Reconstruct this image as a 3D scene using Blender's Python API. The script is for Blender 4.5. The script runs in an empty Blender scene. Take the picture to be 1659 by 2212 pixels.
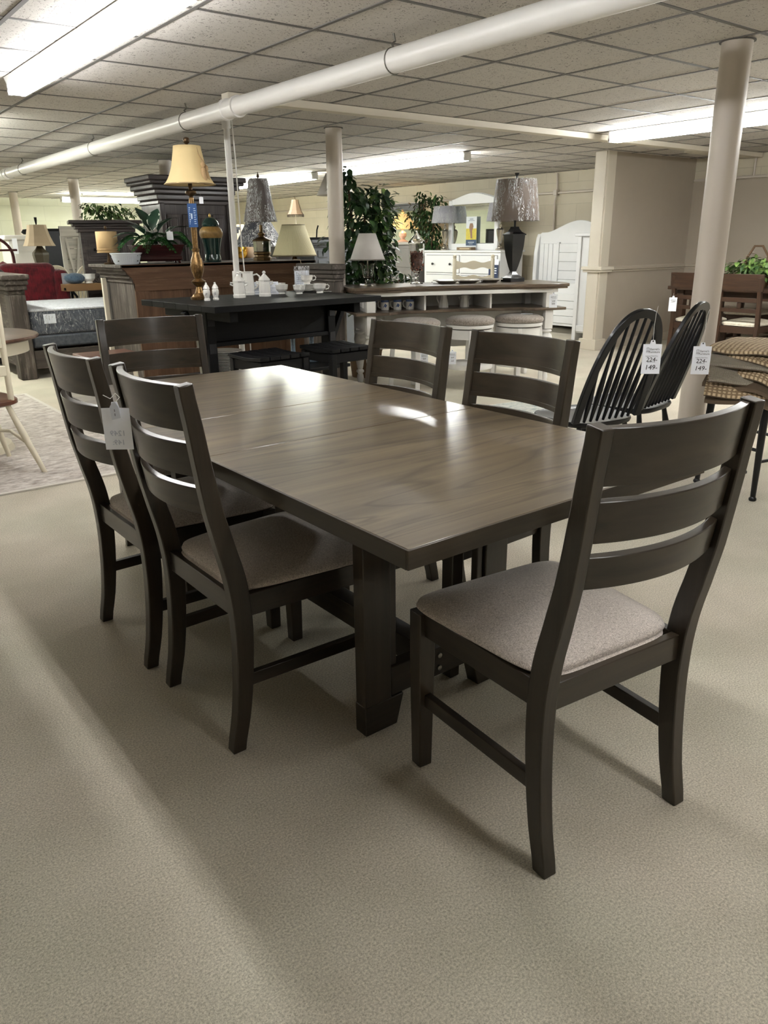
import bpy, bmesh, math, random
from mathutils import Vector, Matrix, Euler, noise
random.seed(7)
sc = bpy.context.scene
COL = sc.collection
PI = math.pi
def R(a): return math.radians(a)

# ---------------------------------------------------------------- camera
CX = Vector((0.78889718, -0.61443055, -0.01078579))
CD = Vector((-0.21151539, -0.25501221, -0.94352001))   # image down
CF = Vector((0.57697701, 0.74662164, -0.33113993))     # forward
EYE = Vector((0, 0, 1.2955)); FPX = 1664.04
def at(x, y, X=None, Y=None, z=None):
    r = CX*((x-829.5)/FPX) + CD*((y-1106)/FPX) + CF
    if z is not None: t = (z-EYE.z)/r.z
    elif X is not None: t = X/r.x
    else: t = Y/r.y
    return EYE + r*t
cam = bpy.data.cameras.new('camera'); camo = bpy.data.objects.new('camera', cam); COL.objects.link(camo)
M = Matrix((CX, -CD, -CF)).transposed().to_4x4(); M.translation = EYE
camo.matrix_world = M
cam.sensor_fit = 'HORIZONTAL'; cam.sensor_width = 36.0; cam.lens = 36.0*FPX/1659
cam.clip_start = 0.05; cam.clip_end = 100
sc.camera = camo
sc.view_settings.view_transform = 'Standard'; sc.view_settings.look = 'None'
sc.view_settings.gamma = 1; sc.view_settings.use_curve_mapping = False
sc.view_settings.exposure = 1.12

# ---------------------------------------------------------------- materials
def s2l(c):
    return tuple(((v/255)/12.92 if v/255 <= .04045 else ((v/255+.055)/1.055)**2.4) for v in c)
MATS = {}
def newmat(name):
    m = bpy.data.materials.new(name); m.use_nodes = True
    nt = m.node_tree; b = nt.nodes['Principled BSDF']
    return m, nt, b
def N(nt, typ, **k):
    n = nt.nodes.new(typ)
    for a, v in k.items():
        if a.startswith('_'): n.inputs[a[1:].replace('_', ' ')].default_value = v
        else: setattr(n, a, v)
    return n
def plain(name, rgb, rough=.5, metal=0, coat=0, var=0.0, vscale=8, bump=0.0, bscale=200, sheen=0, spec=None):
    """solid colour with soft procedural variation and fine bump"""
    if name in MATS: return MATS[name]
    m, nt, b = newmat(name); c = s2l(rgb)
    b.inputs['Roughness'].default_value = rough; b.inputs['Metallic'].default_value = metal
    b.inputs['Coat Weight'].default_value = coat; b.inputs['Coat Roughness'].default_value = .15
    b.inputs['Sheen Weight'].default_value = sheen
    if spec is not None: b.inputs['Specular IOR Level'].default_value = spec
    tc = N(nt, 'ShaderNodeTexCoord')
    n1 = N(nt, 'ShaderNodeTexNoise', _Scale=vscale, _Detail=4.0)
    nt.links.new(tc.outputs['Object'], n1.inputs['Vector'])
    mx = N(nt, 'ShaderNodeMix', data_type='RGBA')
    v = max(var, .03)
    mx.inputs[6].default_value = (*[max(0, x*(1-v)) for x in c], 1); mx.inputs[7].default_value = (*[min(1, x*(1+v)) for x in c], 1)
    nt.links.new(n1.outputs['Fac'], mx.inputs[0]); nt.links.new(mx.outputs[2], b.inputs['Base Color'])
    if bump > 0:
        n2 = N(nt, 'ShaderNodeTexNoise', _Scale=bscale, _Detail=2.0)
        nt.links.new(tc.outputs['Object'], n2.inputs['Vector'])
        bp = N(nt, 'ShaderNodeBump', _Strength=bump, _Distance=.002)
        nt.links.new(n2.outputs['Fac'], bp.inputs['Height']); nt.links.new(bp.outputs['Normal'], b.inputs['Normal'])
    MATS[name] = m; return m
def wood(name, dark, light, axis='x', scale=1.0, rough=.4, coat=.0, contrast=.5, bump=.15, worn=None, cr=.12, rings=0.0, spec=.3):
    """stained timber, grain running along `axis` in object space"""
    if name in MATS: return MATS[name]
    m, nt, b = newmat(name); d, l = s2l(dark), s2l(light)
    tc = N(nt, 'ShaderNodeTexCoord'); mp = N(nt, 'ShaderNodeMapping')
    sx = [26, 26, 26]; sx['xyz'.index(axis)] = 1.6
    mp.inputs['Scale'].default_value = [v*scale for v in sx]
    nt.links.new(tc.outputs['Object'], mp.inputs['Vector'])
    n0 = N(nt, 'ShaderNodeTexNoise', _Scale=1.0, _Detail=7.0, _Roughness=.62, _Distortion=.6)
    nt.links.new(mp.outputs['Vector'], n0.inputs['Vector'])
    mp2 = N(nt, 'ShaderNodeMapping'); s2 = [5.0, 5.0, 5.0]; s2['xyz'.index(axis)] = .6
    mp2.inputs['Scale'].default_value = [v*scale for v in s2]
    nt.links.new(tc.outputs['Object'], mp2.inputs['Vector'])
    n1 = N(nt, 'ShaderNodeTexNoise', _Scale=1.0, _Detail=2.5, _Distortion=.7)
    nt.links.new(mp2.outputs['Vector'], n1.inputs['Vector'])
    # contour lines of a low frequency noise make the cathedral figure
    mul = N(nt, 'ShaderNodeMath', operation='MULTIPLY'); mul.inputs[1].default_value = 11.0
    nt.links.new(n1.outputs['Fac'], mul.inputs[0])
    fr = N(nt, 'ShaderNodeMath', operation='FRACT'); nt.links.new(mul.outputs[0], fr.inputs[0])
    rr = N(nt, 'ShaderNodeValToRGB'); rr.color_ramp.elements[0].position = 0; rr.color_ramp.elements[0].color = (0, 0, 0, 1)
    rr.color_ramp.elements[1].position = .16; rr.color_ramp.elements[1].color = (1, 1, 1, 1)
    e = rr.color_ramp.elements.new(.9); e.color = (.8, .8, .8, 1)
    e = rr.color_ramp.elements.new(1.0); e.color = (0.1, .1, .1, 1)
    nt.links.new(fr.outputs[0], rr.inputs[0])
    cr_ = N(nt, 'ShaderNodeValToRGB'); cr_.color_ramp.elements[0].position = .5-contrast*.32; cr_.color_ramp.elements[1].position = .5+contrast*.32
    cr_.color_ramp.elements[0].color = (*d, 1); cr_.color_ramp.elements[1].color = (*l, 1)
    nt.links.new(n0.outputs['Fac'], cr_.inputs[0])
    mx = N(nt, 'ShaderNodeMix', data_type='RGBA', blend_type='MULTIPLY'); mx.inputs[0].default_value = rings
    nt.links.new(cr_.outputs['Color'], mx.inputs[6]); nt.links.new(rr.outputs['Color'], mx.inputs[7])
    # broad tonal patches
    n2 = N(nt, 'ShaderNodeTexNoise', _Scale=2.2*scale, _Detail=3.0); nt.links.new(mp2.outputs['Vector'], n2.inputs['Vector'])
    mx2 = N(nt, 'ShaderNodeMix', data_type='RGBA', blend_type='OVERLAY'); mx2.inputs[0].default_value = .65
    nt.links.new(mx.outputs[2], mx2.inputs[6]); nt.links.new(n2.outputs['Fac'], mx2.inputs[7])
    out = mx2
    if worn:
        n3 = N(nt, 'ShaderNodeTexNoise', _Scale=5.0*scale, _Detail=6.0, _Roughness=.7); nt.links.new(mp2.outputs['Vector'], n3.inputs['Vector'])
        r3 = N(nt, 'ShaderNodeValToRGB'); r3.color_ramp.elements[0].position = .52; r3.color_ramp.elements[1].position = .66
        nt.links.new(n3.outputs['Fac'], r3.inputs[0])
        mx3 = N(nt, 'ShaderNodeMix', data_type='RGBA'); nt.links.new(r3.outputs['Color'], mx3.inputs[0])
        nt.links.new(mx2.outputs[2], mx3.inputs[6]); mx3.inputs[7].default_value = (*s2l(worn), 1); out = mx3
    nt.links.new(out.outputs[2], b.inputs['Base Color'])
    b.inputs['Roughness'].default_value = rough; b.inputs['Coat Weight'].default_value = coat; b.inputs['Coat Roughness'].default_value = cr; b.inputs['Specular IOR Level'].default_value = spec
    bp = N(nt, 'ShaderNodeBump', _Strength=bump, _Distance=.0015)
    nt.links.new(n0.outputs['Fac'], bp.inputs['Height']); nt.links.new(bp.outputs['Normal'], b.inputs['Normal'])
    MATS[name] = m; return m
def woodset(prefix, **k):
    return {a: wood(prefix+'_'+a, axis=a, **k) for a in 'xyz'}
def fabric(name, c1, c2, scale=900, rough=.95, bump=.5):
    if name in MATS: return MATS[name]
    m, nt, b = newmat(name); tc = N(nt, 'ShaderNodeTexCoord')
    outs = []
    for sx in ((1, .12, .12), (.12, 1, .12)):
        mp = N(nt, 'ShaderNodeMapping'); mp.inputs['Scale'].default_value = [scale*v for v in sx]
        nt.links.new(tc.outputs['Object'], mp.inputs['Vector'])
        n = N(nt, 'ShaderNodeTexNoise', _Scale=1.0, _Detail=2.0); nt.links.new(mp.outputs['Vector'], n.inputs['Vector']); outs.append(n)
    mul = N(nt, 'ShaderNodeMath', operation='ADD'); nt.links.new(outs[0].outputs['Fac'], mul.inputs[0]); nt.links.new(outs[1].outputs['Fac'], mul.inputs[1])
    rr = N(nt, 'ShaderNodeMapRange'); rr.inputs['From Min'].default_value = .75; rr.inputs['From Max'].default_value = 1.25
    nt.links.new(mul.outputs[0], rr.inputs['Value'])
    mx = N(nt, 'ShaderNodeMix', data_type='RGBA'); nt.links.new(rr.outputs[0], mx.inputs[0])
    mx.inputs[6].default_value = (*s2l(c1), 1); mx.inputs[7].default_value = (*s2l(c2), 1)
    nt.links.new(mx.outputs[2], b.inputs['Base Color'])
    b.inputs['Roughness'].default_value = rough; b.inputs['Sheen Weight'].default_value = .2
    bp = N(nt, 'ShaderNodeBump', _Strength=bump, _Distance=.001)
    nt.links.new(mul.outputs[0], bp.inputs['Height']); nt.links.new(bp.outputs['Normal'], b.inputs['Normal'])
    MATS[name] = m; return m
def carpet():
    m, nt, b = newmat('cut_pile_carpet'); tc = N(nt, 'ShaderNodeTexCoord')
    nA = N(nt, 'ShaderNodeTexNoise', _Scale=200.0, _Detail=6.0, _Roughness=.8); nB = N(nt, 'ShaderNodeTexNoise', _Scale=3.0, _Detail=5.0)
    nC = N(nt, 'ShaderNodeTexNoise', _Scale=1.1, _Detail=2.0)
    for n in (nA, nB, nC): nt.links.new(tc.outputs['Object'], n.inputs['Vector'])
    r1 = N(nt, 'ShaderNodeValToRGB'); r1.color_ramp.elements[0].position = .34; r1.color_ramp.elements[1].position = .62
    r1.color_ramp.elements[0].color = (*s2l((152, 143, 127)), 1); r1.color_ramp.elements[1].color = (*s2l((236, 226, 208)), 1)
    nt.links.new(nA.outputs['Fac'], r1.inputs[0])
    r2 = N(nt, 'ShaderNodeValToRGB'); r2.color_ramp.elements[0].position = .35; r2.color_ramp.elements[1].position = .65
    r2.color_ramp.elements[0].color = (.86, .86, .84, 1); r2.color_ramp.elements[1].color = (1, 1, 1, 1)
    nt.links.new(nB.outputs['Fac'], r2.inputs[0])
    mx = N(nt, 'ShaderNodeMix', data_type='RGBA', blend_type='MULTIPLY'); mx.inputs[0].default_value = 1
    nt.links.new(r1.outputs['Color'], mx.inputs[6]); nt.links.new(r2.outputs['Color'], mx.inputs[7])
    r3 = N(nt, 'ShaderNodeValToRGB'); r3.color_ramp.elements[0].position = .4; r3.color_ramp.elements[1].position = .62
    r3.color_ramp.elements[0].color = (1, 1, 1, 1); r3.color_ramp.elements[1].color = (.93, .97, .95, 1)
    nt.links.new(nC.outputs['Fac'], r3.inputs[0])
    mx2 = N(nt, 'ShaderNodeMix', data_type='RGBA', blend_type='MULTIPLY'); mx2.inputs[0].default_value = 1
    nt.links.new(mx.outputs[2], mx2.inputs[6]); nt.links.new(r3.outputs['Color'], mx2.inputs[7])
    nt.links.new(mx2.outputs[2], b.inputs['Base Color'])
    b.inputs['Roughness'].default_value = 1; b.inputs['Specular IOR Level'].default_value = .1; b.inputs['Sheen Weight'].default_value = .1
    bp = N(nt, 'ShaderNodeBump', _Strength=.8, _Distance=.004)
    nt.links.new(nA.outputs['Fac'], bp.inputs['Height']); nt.links.new(bp.outputs['Normal'], b.inputs['Normal'])
    return m
def rugmat(name, base, a, b_, scale):
    m, nt, b = newmat(name); tc = N(nt, 'ShaderNodeTexCoord')
    mp = N(nt, 'ShaderNodeMapping'); mp.inputs['Scale'].default_value = (scale, scale*2.4, 1)
    nt.links.new(tc.outputs['Object'], mp.inputs['Vector'])
    n1 = N(nt, 'ShaderNodeTexNoise', _Scale=3.0, _Detail=9.0, _Roughness=.75, _Distortion=.4); n2 = N(nt, 'ShaderNodeTexNoise', _Scale=1.0, _Detail=5.0)
    for n in (n1, n2): nt.links.new(mp.outputs['Vector'], n.inputs['Vector'])
    r = N(nt, 'ShaderNodeValToRGB'); els = r.color_ramp.elements
    els[0].position = .36; els[0].color = (*s2l(a), 1); els[1].position = .5; els[1].color = (*s2l(base), 1)
    e = els.new(.63); e.color = (*s2l(b_), 1)
    nt.links.new(n1.outputs['Fac'], r.inputs[0])
    mx = N(nt, 'ShaderNodeMix', data_type='RGBA', blend_type='OVERLAY'); mx.inputs[0].default_value = .5
    nt.links.new(r.outputs['Color'], mx.inputs[6]); nt.links.new(n2.outputs['Fac'], mx.inputs[7])
    nt.links.new(mx.outputs[2], b.inputs['Base Color']); b.inputs['Roughness'].default_value = 1
    return m
def tilemat():
    m, nt, b = newmat('acoustic_tile'); tc = N(nt, 'ShaderNodeTexCoord')
    v = N(nt, 'ShaderNodeTexNoise', _Scale=70.0, _Detail=2.0, _Distortion=1.5); nt.links.new(tc.outputs['Object'], v.inputs['Vector'])
    r = N(nt, 'ShaderNodeValToRGB'); r.color_ramp.elements[0].position = .33; r.color_ramp.elements[1].position = .39
    r.color_ramp.elements[0].color = (.2, .19, .18, 1); r.color_ramp.elements[1].color = (1, 1, 1, 1)
    nt.links.new(v.outputs['Fac'], r.inputs[0])
    # every tile has its own slight tone
    sep = N(nt, 'ShaderNodeSeparateXYZ'); nt.links.new(tc.outputs['Object'], sep.inputs[0])
    cmb = N(nt, 'ShaderNodeCombineXYZ')
    for i, off in ((0, 1.718), (1, 2.2986)):
        a = N(nt, 'ShaderNodeMath', operation='SUBTRACT'); a.inputs[1].default_value = off; nt.links.new(sep.outputs[i], a.inputs[0])
        d = N(nt, 'ShaderNodeMath', operation='DIVIDE'); d.inputs[1].default_value = .6095; nt.links.new(a.outputs[0], d.inputs[0])
        f = N(nt, 'ShaderNodeMath', operation='FLOOR'); nt.links.new(d.outputs[0], f.inputs[0]); nt.links.new(f.outputs[0], cmb.inputs[i])
    wn = N(nt, 'ShaderNodeTexWhiteNoise'); nt.links.new(cmb.outputs[0], wn.inputs['Vector'])
    mr = N(nt, 'ShaderNodeMapRange'); mr.inputs['To Min'].default_value = .88; mr.inputs['To Max'].default_value = 1.0; nt.links.new(wn.outputs['Value'], mr.inputs['Value'])
    mx = N(nt, 'ShaderNodeMix', data_type='RGBA', blend_type='MULTIPLY'); mx.inputs[0].default_value = 1
    mx.inputs[6].default_value = (*s2l((205, 200, 194)), 1); nt.links.new(r.outputs['Color'], mx.inputs[7])
    mx2 = N(nt, 'ShaderNodeMix', data_type='RGBA', blend_type='MULTIPLY'); mx2.inputs[0].default_value = 1
    nt.links.new(mx.outputs[2], mx2.inputs[6]); nt.links.new(mr.outputs[0], mx2.inputs[7])
    nt.links.new(mx2.outputs[2], b.inputs['Base Color']); b.inputs['Roughness'].default_value = .9
    bp = N(nt, 'ShaderNodeBump', _Strength=.6, _Distance=.003); nt.links.new(r.outputs['Color'], bp.inputs['Height']); nt.links.new(bp.outputs['Normal'], b.inputs['Normal'])
    return m
def blockmat(name, rgb, along):
    """painted concrete block wall; along = 'x' or 'y' the horizontal axis of the wall"""
    m, nt, b = newmat(name); tc = N(nt, 'ShaderNodeTexCoord')
    sep = N(nt, 'ShaderNodeSeparateXYZ'); nt.links.new(tc.outputs['Object'], sep.inputs[0]); cmb = N(nt, 'ShaderNodeCombineXYZ')
    nt.links.new(sep.outputs[0 if along == 'x' else 1], cmb.inputs[0]); nt.links.new(sep.outputs[2], cmb.inputs[1])
    br = N(nt, 'ShaderNodeTexBrick', offset=.5); nt.links.new(cmb.outputs[0], br.inputs['Vector'])
    br.inputs['Scale'].default_value = 1; br.inputs['Brick Width'].default_value = .61; br.inputs['Row Height'].default_value = .3
    br.inputs['Mortar Size'].default_value = .004; br.inputs['Mortar Smooth'].default_value = .6
    c = s2l(rgb); br.inputs['Color1'].default_value = (*c, 1); br.inputs['Color2'].default_value = (*[v*.95 for v in c], 1); br.inputs['Mortar'].default_value = (*[v*.8 for v in c], 1)
    n = N(nt, 'ShaderNodeTexNoise', _Scale=2.5, _Detail=6.0); nt.links.new(tc.outputs['Object'], n.inputs['Vector'])
    mx = N(nt, 'ShaderNodeMix', data_type='RGBA', blend_type='OVERLAY'); mx.inputs[0].default_value = .18
    nt.links.new(br.outputs['Color'], mx.inputs[6]); nt.links.new(n.outputs['Fac'], mx.inputs[7]); nt.links.new(mx.outputs[2], b.inputs['Base Color'])
    bp = N(nt, 'ShaderNodeBump', _Strength=.4, _Distance=.004, invert=True); nt.links.new(br.outputs['Fac'], bp.inputs['Height']); nt.links.new(bp.outputs['Normal'], b.inputs['Normal'])
    b.inputs['Roughness'].default_value = .6
    return m
def emit(name, rgb, s):
    if name in MATS: return MATS[name]
    m, nt, b = newmat(name); b.inputs['Base Color'].default_value = (.8, .8, .8, 1)
    b.inputs['Emission Color'].default_value = (*rgb, 1); b.inputs['Emission Strength'].default_value = s
    MATS[name] = m; return m
def glassmat(name, rgb=(255, 255, 255), rough=.02, ior=1.45):
    if name in MATS: return MATS[name]
    m, nt, b = newmat(name); b.inputs['Base Color'].default_value = (*s2l(rgb), 1)
    b.inputs['Transmission Weight'].default_value = 1; b.inputs['Roughness'].default_value = rough; b.inputs['IOR'].default_value = ior
    MATS[name] = m; return m
def filmmat(name='crinkled_clear_film', amount=.05, rough=.25, scale=24, strength=1.0, cover=1.5):
    """thin clear packing film: see-through, with crease highlights painted as white streaks"""
    if name in MATS: return MATS[name]
    m = bpy.data.materials.new(name); m.use_nodes = True; nt = m.node_tree
    nt.nodes.remove(nt.nodes['Principled BSDF']); out = nt.nodes['Material Output']
    tc = N(nt, 'ShaderNodeTexCoord'); mp = N(nt, 'ShaderNodeMapping'); mp.inputs['Scale'].default_value = (scale, scale, scale*.28)
    n = N(nt, 'ShaderNodeTexNoise', _Scale=1.0, _Detail=4.0, _Distortion=3.0)
    nt.links.new(tc.outputs['Object'], mp.inputs['Vector']); nt.links.new(mp.outputs['Vector'], n.inputs['Vector'])
    # crease highlights: white streaks painted along the level lines of the noise
    s1 = N(nt, 'ShaderNodeMath', operation='MULTIPLY'); s1.inputs[1].default_value = 5.0; nt.links.new(n.outputs['Fac'], s1.inputs[0])
    s2 = N(nt, 'ShaderNodeMath', operation='PINGPONG'); s2.inputs[1].default_value = .5; nt.links.new(s1.outputs[0], s2.inputs[0])
    rr = N(nt, 'ShaderNodeMapRange'); rr.inputs['From Min'].default_value = .5-.16*cover; rr.inputs['From Max'].default_value = .5; rr.inputs['To Max'].default_value = 1.0
    nt.links.new(s2.outputs[0], rr.inputs['Value'])
    n2 = N(nt, 'ShaderNodeTexNoise', _Scale=.6, _Detail=1.0); nt.links.new(mp.outputs['Vector'], n2.inputs['Vector'])
    r2 = N(nt, 'ShaderNodeMapRange'); r2.inputs['From Min'].default_value = .36; r2.inputs['From Max'].default_value = .5; nt.links.new(n2.outputs['Fac'], r2.inputs['Value'])
    mk = N(nt, 'ShaderNodeMath', operation='MULTIPLY'); nt.links.new(rr.outputs[0], mk.inputs[0]); nt.links.new(r2.outputs[0], mk.inputs[1])
    bp = N(nt, 'ShaderNodeBump', _Strength=strength, _Distance=.05); nt.links.new(n.outputs['Fac'], bp.inputs['Height'])
    gl = N(nt, 'ShaderNodeBsdfGlossy', _Roughness=rough); gl.inputs['Color'].default_value = (1, 1, 1, 1); nt.links.new(bp.outputs['Normal'], gl.inputs['Normal'])
    df = N(nt, 'ShaderNodeBsdfDiffuse'); df.inputs['Color'].default_value = (.97, .98, 1, 1); nt.links.new(bp.outputs['Normal'], df.inputs['Normal'])
    cr = N(nt, 'ShaderNodeMixShader'); cr.inputs[0].default_value = .65; nt.links.new(gl.outputs[0], cr.inputs[1]); nt.links.new(df.outputs[0], cr.inputs[2])
    tr = N(nt, 'ShaderNodeBsdfTransparent'); tr.inputs['Color'].default_value = (.97, .98, .99, 1)
    ad = N(nt, 'ShaderNodeMath', operation='ADD', use_clamp=True); ad.inputs[1].default_value = amount; nt.links.new(mk.outputs[0], ad.inputs[0])
    mx = N(nt, 'ShaderNodeMixShader'); nt.links.new(ad.outputs[0], mx.inputs[0]); nt.links.new(tr.outputs[0], mx.inputs[1]); nt.links.new(cr.outputs[0], mx.inputs[2])
    nt.links.new(mx.outputs[0], out.inputs['Surface'])
    MATS[name] = m; return m
def stripemat(name, c1, c2, n, rough=.8, emission=None):
    """pleated shade cloth: narrow vertical pleats around the z axis"""
    if name in MATS: return MATS[name]
    m, nt, b = newmat(name); tc = N(nt, 'ShaderNodeTexCoord')
    gr = N(nt, 'ShaderNodeTexGradient', gradient_type='RADIAL'); nt.links.new(tc.outputs['Object'], gr.inputs['Vector'])
    mu = N(nt, 'ShaderNodeMath', operation='MULTIPLY'); mu.inputs[1].default_value = n; nt.links.new(gr.outputs['Fac'], mu.inputs[0])
    pp = N(nt, 'ShaderNodeMath', operation='PINGPONG'); pp.inputs[1].default_value = .5; nt.links.new(mu.outputs[0], pp.inputs[0])
    mx = N(nt, 'ShaderNodeMix', data_type='RGBA'); mx.inputs[6].default_value = (*s2l(c1), 1); mx.inputs[7].default_value = (*s2l(c2), 1)
    m2 = N(nt, 'ShaderNodeMath', operation='MULTIPLY'); m2.inputs[1].default_value = 2; nt.links.new(pp.outputs[0], m2.inputs[0]); nt.links.new(m2.outputs[0], mx.inputs[0])
    nt.links.new(mx.outputs[2], b.inputs['Base Color']); b.inputs['Roughness'].default_value = rough
    bp = N(nt, 'ShaderNodeBump', _Strength=.5, _Distance=.004); nt.links.new(m2.outputs[0], bp.inputs['Height']); nt.links.new(bp.outputs['Normal'], b.inputs['Normal'])
    if emission:
        b.inputs['Emission Color'].default_value = (*emission[0], 1); b.inputs['Emission Strength'].default_value = emission[1]
    MATS[name] = m; return m

# ---------------------------------------------------------------- mesh builder
class MB:
    def __init__(s): s.V = []; s.F = []
    def add(s, v, f, m=None):
        o = len(s.V)
        s.V += [tuple((m @ Vector(p)) if m is not None else p) for p in v]
        s.F += [tuple(i+o for i in q) for q in f]; return s
    def bx(s, x0, x1, y0, y1, z0, z1, m=None):
        v = [(x, y, z) for z in (z0, z1) for y in (y0, y1) for x in (x0, x1)]
        return s.add(v, [(0, 2, 3, 1), (4, 5, 7, 6), (0, 1, 5, 4), (2, 6, 7, 3), (0, 4, 6, 2), (1, 3, 7, 5)], m)
    def box(s, c, d, rz=0, m=None):
        mm = Matrix.Translation(c) @ Matrix.Rotation(rz, 4, 'Z')
        if m is not None: mm = m @ mm
        return s.bx(-d[0]/2, d[0]/2, -d[1]/2, d[1]/2, -d[2]/2, d[2]/2, mm)
    def skin(s, rings, cap=True, closed=True, m=None):
        n = len(rings[0]); v = [p for r in rings for p in r]; f = []
        for i in range(len(rings)-1):
            for j in range(n if closed else n-1):
                k = (j+1) % n
                f.append((i*n+j, i*n+k, (i+1)*n+k, (i+1)*n+j))
        if cap and closed:
            f.append(tuple(reversed(range(n)))); f.append(tuple((len(rings)-1)*n+j for j in range(n)))
        return s.add(v, f, m)
    def lathe(s, prof, c=(0, 0, 0), n=24, m=None, sq=None, cap=True):
        """prof: (radius, z); sq = number of flat sides instead of n"""
        n = sq or n; off = PI/n if sq else 0
        rings = [[(c[0]+max(r, 1e-4)*math.cos(2*PI*j/n+off), c[1]+max(r, 1e-4)*math.sin(2*PI*j/n+off), c[2]+z) for j in range(n)] for r, z in prof]
        return s.skin(rings, cap, True, m)
    def tube(s, pts, r, n=8, m=None, cap=True):
        P = [Vector(p) for p in pts]; rings = []; up = None
        for i, p in enumerate(P):
            t = (P[min(i+1, len(P)-1)]-P[max(i-1, 0)]).normalized()
            if up is None:
                a = Vector((0, 0, 1)) if abs(t.z) < .9 else Vector((1, 0, 0)); up = (a-t*a.dot(t)).normalized()
            else: up = (up-t*up.dot(t)).normalized()
            b = t.cross(up); rr = r[i] if isinstance(r, (list, tuple)) else r
            rings.append([tuple(p+up*rr*math.cos(2*PI*j/n)+b*rr*math.sin(2*PI*j/n)) for j in range(n)])
        return s.skin(rings, cap, True, m)
    def ribbon(s, pts, w, h, side=None, m=None, cap=True):
        """rectangular section swept along pts: w along `side`, h across"""
        P = [Vector(p) for p in pts]; rings = []
        for i, p in enumerate(P):
            t = (P[min(i+1, len(P)-1)]-P[max(i-1, 0)]).normalized()
            a = Vector(side) if side else (Vector((0, 0, 1)) if abs(t.z) < .95 else Vector((1, 0, 0)))
            a = (a-t*a.dot(t)).normalized(); b = t.cross(a)
            ww = w[i] if isinstance(w, (list, tuple)) else w; hh = h[i] if isinstance(h, (list, tuple)) else h
            rings.append([tuple(p+a*ww/2*u+b*hh/2*v) for u, v in ((-1, -1), (1, -1), (1, 1), (-1, 1))])
        return s.skin(rings, cap, True, m)
    def prism(s, poly, plane, a, b, m=None):
        """poly in 2D; plane 'xz' extrudes along y from a to b, 'yz' along x, 'xy' along z"""
        def P(u, v, w): return {'xz': (u, w, v), 'yz': (w, u, v), 'xy': (u, v, w)}[plane]
        return s.skin([[P(u, v, a) for u, v in poly], [P(u, v, b) for u, v in poly]], True, True, m)
    def build(s, name, mat, parent=None, bevel=0, smooth=35, loc=None, rz=0, seg=2, sub=0, solid=0):
        me = bpy.data.meshes.new(name); me.from_pydata(s.V, [], s.F); me.validate()
        b = bmesh.new(); b.from_mesh(me); bmesh.ops.recalc_face_normals(b, faces=b.faces); b.to_mesh(me); b.free()
        if smooth:
            me.shade_smooth(); me.set_sharp_from_angle(angle=R(smooth))
        me.materials.append(mat); o = bpy.data.objects.new(name, me); COL.objects.link(o)
        if parent is not None: o.parent = parent
        if loc is not None: o.location = loc
        o.rotation_euler.z = rz
        if solid:
            md = o.modifiers.new('Solidify', 'SOLIDIFY'); md.thickness = solid; md.offset = 0
        if bevel:
            md = o.modifiers.new('Bevel', 'BEVEL'); md.width = bevel; md.segments = seg; md.limit_method = 'ANGLE'; md.angle_limit = R(40); md.harden_normals = False
        if sub:
            md = o.modifiers.new('Subdivision', 'SUBSURF'); md.levels = sub; md.render_levels = sub
        return o
def tagit(o, label, cat=None, group=None, kind=None):
    if label: o['label'] = label
    if cat: o['category'] = cat
    if group: o['group'] = group
    if kind: o['kind'] = kind
    return o
def thing(name, label, cat, loc=(0, 0, 0), rz=0, group=None):
    o = bpy.data.objects.new(name, None); COL.objects.link(o); o.empty_display_size = .05
    o.location = loc; o.rotation_euler.z = rz
    return tagit(o, label, cat, group)
def one(mb, name, mat, label, cat, loc=(0, 0, 0), rz=0, group=None, **k):
    return tagit(mb.build(name, mat, None, loc=loc, rz=rz, **k), label, cat, group)
def struct(mb, name, mat, **k):
    o = mb.build(name, mat, None, **k); o['kind'] = 'structure'; return o
def dup(o, loc=None, rz=None, label=None, parent=None):
    c = o.copy(); COL.objects.link(c)
    if parent is not None: c.parent = parent
    if loc is not None: c.location = loc
    if rz is not None: c.rotation_euler.z = rz
    if label: c['label'] = label
    for ch in list(o.children): dup(ch, parent=c)
    return c
def text_into(mb, body, size, x, z, y=-.0012, align='CENTER', m=None, mirror=False, slant=0, depth=.0002):
    cu = bpy.data.curves.new('lettering', 'FONT'); cu.body = body; cu.size = size; cu.align_x = align; cu.extrude = depth; cu.resolution_u = 2
    t = bpy.data.objects.new('lettering', cu); COL.objects.link(t)
    dg = bpy.context.evaluated_depsgraph_get(); me = t.evaluated_get(dg).to_mesh()
    sg = -1 if mirror else 1
    v = [(x+sg*(p.co.x+slant*p.co.y), y-p.co.z, z+p.co.y) for p in me.vertices]; f = [tuple(q.vertices) for q in me.polygons]
    t.evaluated_get(dg).to_mesh_clear(); bpy.data.objects.remove(t); bpy.data.curves.remove(cu)
    mb.add(v, f, m)
# ================================================================= THE ROOM
H = 2.25
XR, YB, XL, YF = 9.8, 18.6, -4.2, -4.0
carpet_m = carpet()
wall_cream = blockmat('painted_block_cream', (206, 197, 176), 'y')
wall_green_cast = blockmat('painted_block_green_cast', (214, 216, 194), 'x')  # green cast of the fluorescent light mixed into the cream wall colour
wall_tan = plain('tan_wall_paint', (168, 157, 142), .7, var=.03, bump=.3, bscale=300)
trim_m = plain('cream_trim_paint', (208, 200, 184), .5)
trim_tan = plain('tan_trim_paint', (178, 168, 152), .5)
white_gloss = plain('white_enamel', (226, 224, 220), .35)
cream_enamel = plain('cream_enamel', (200, 190, 178), .35, var=.03, vscale=2)
struct(MB().bx(XL, XR, YF, YB, -.1, 0), 'floor', carpet_m, smooth=0)
struct(MB().bx(XL, XR, YF, YB, H, H+.1), 'ceiling', tilemat(), smooth=0)
struct(MB().bx(XR, XR+.1, YF, YB, 0, H), 'wall_right', wall_cream, smooth=0)
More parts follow.
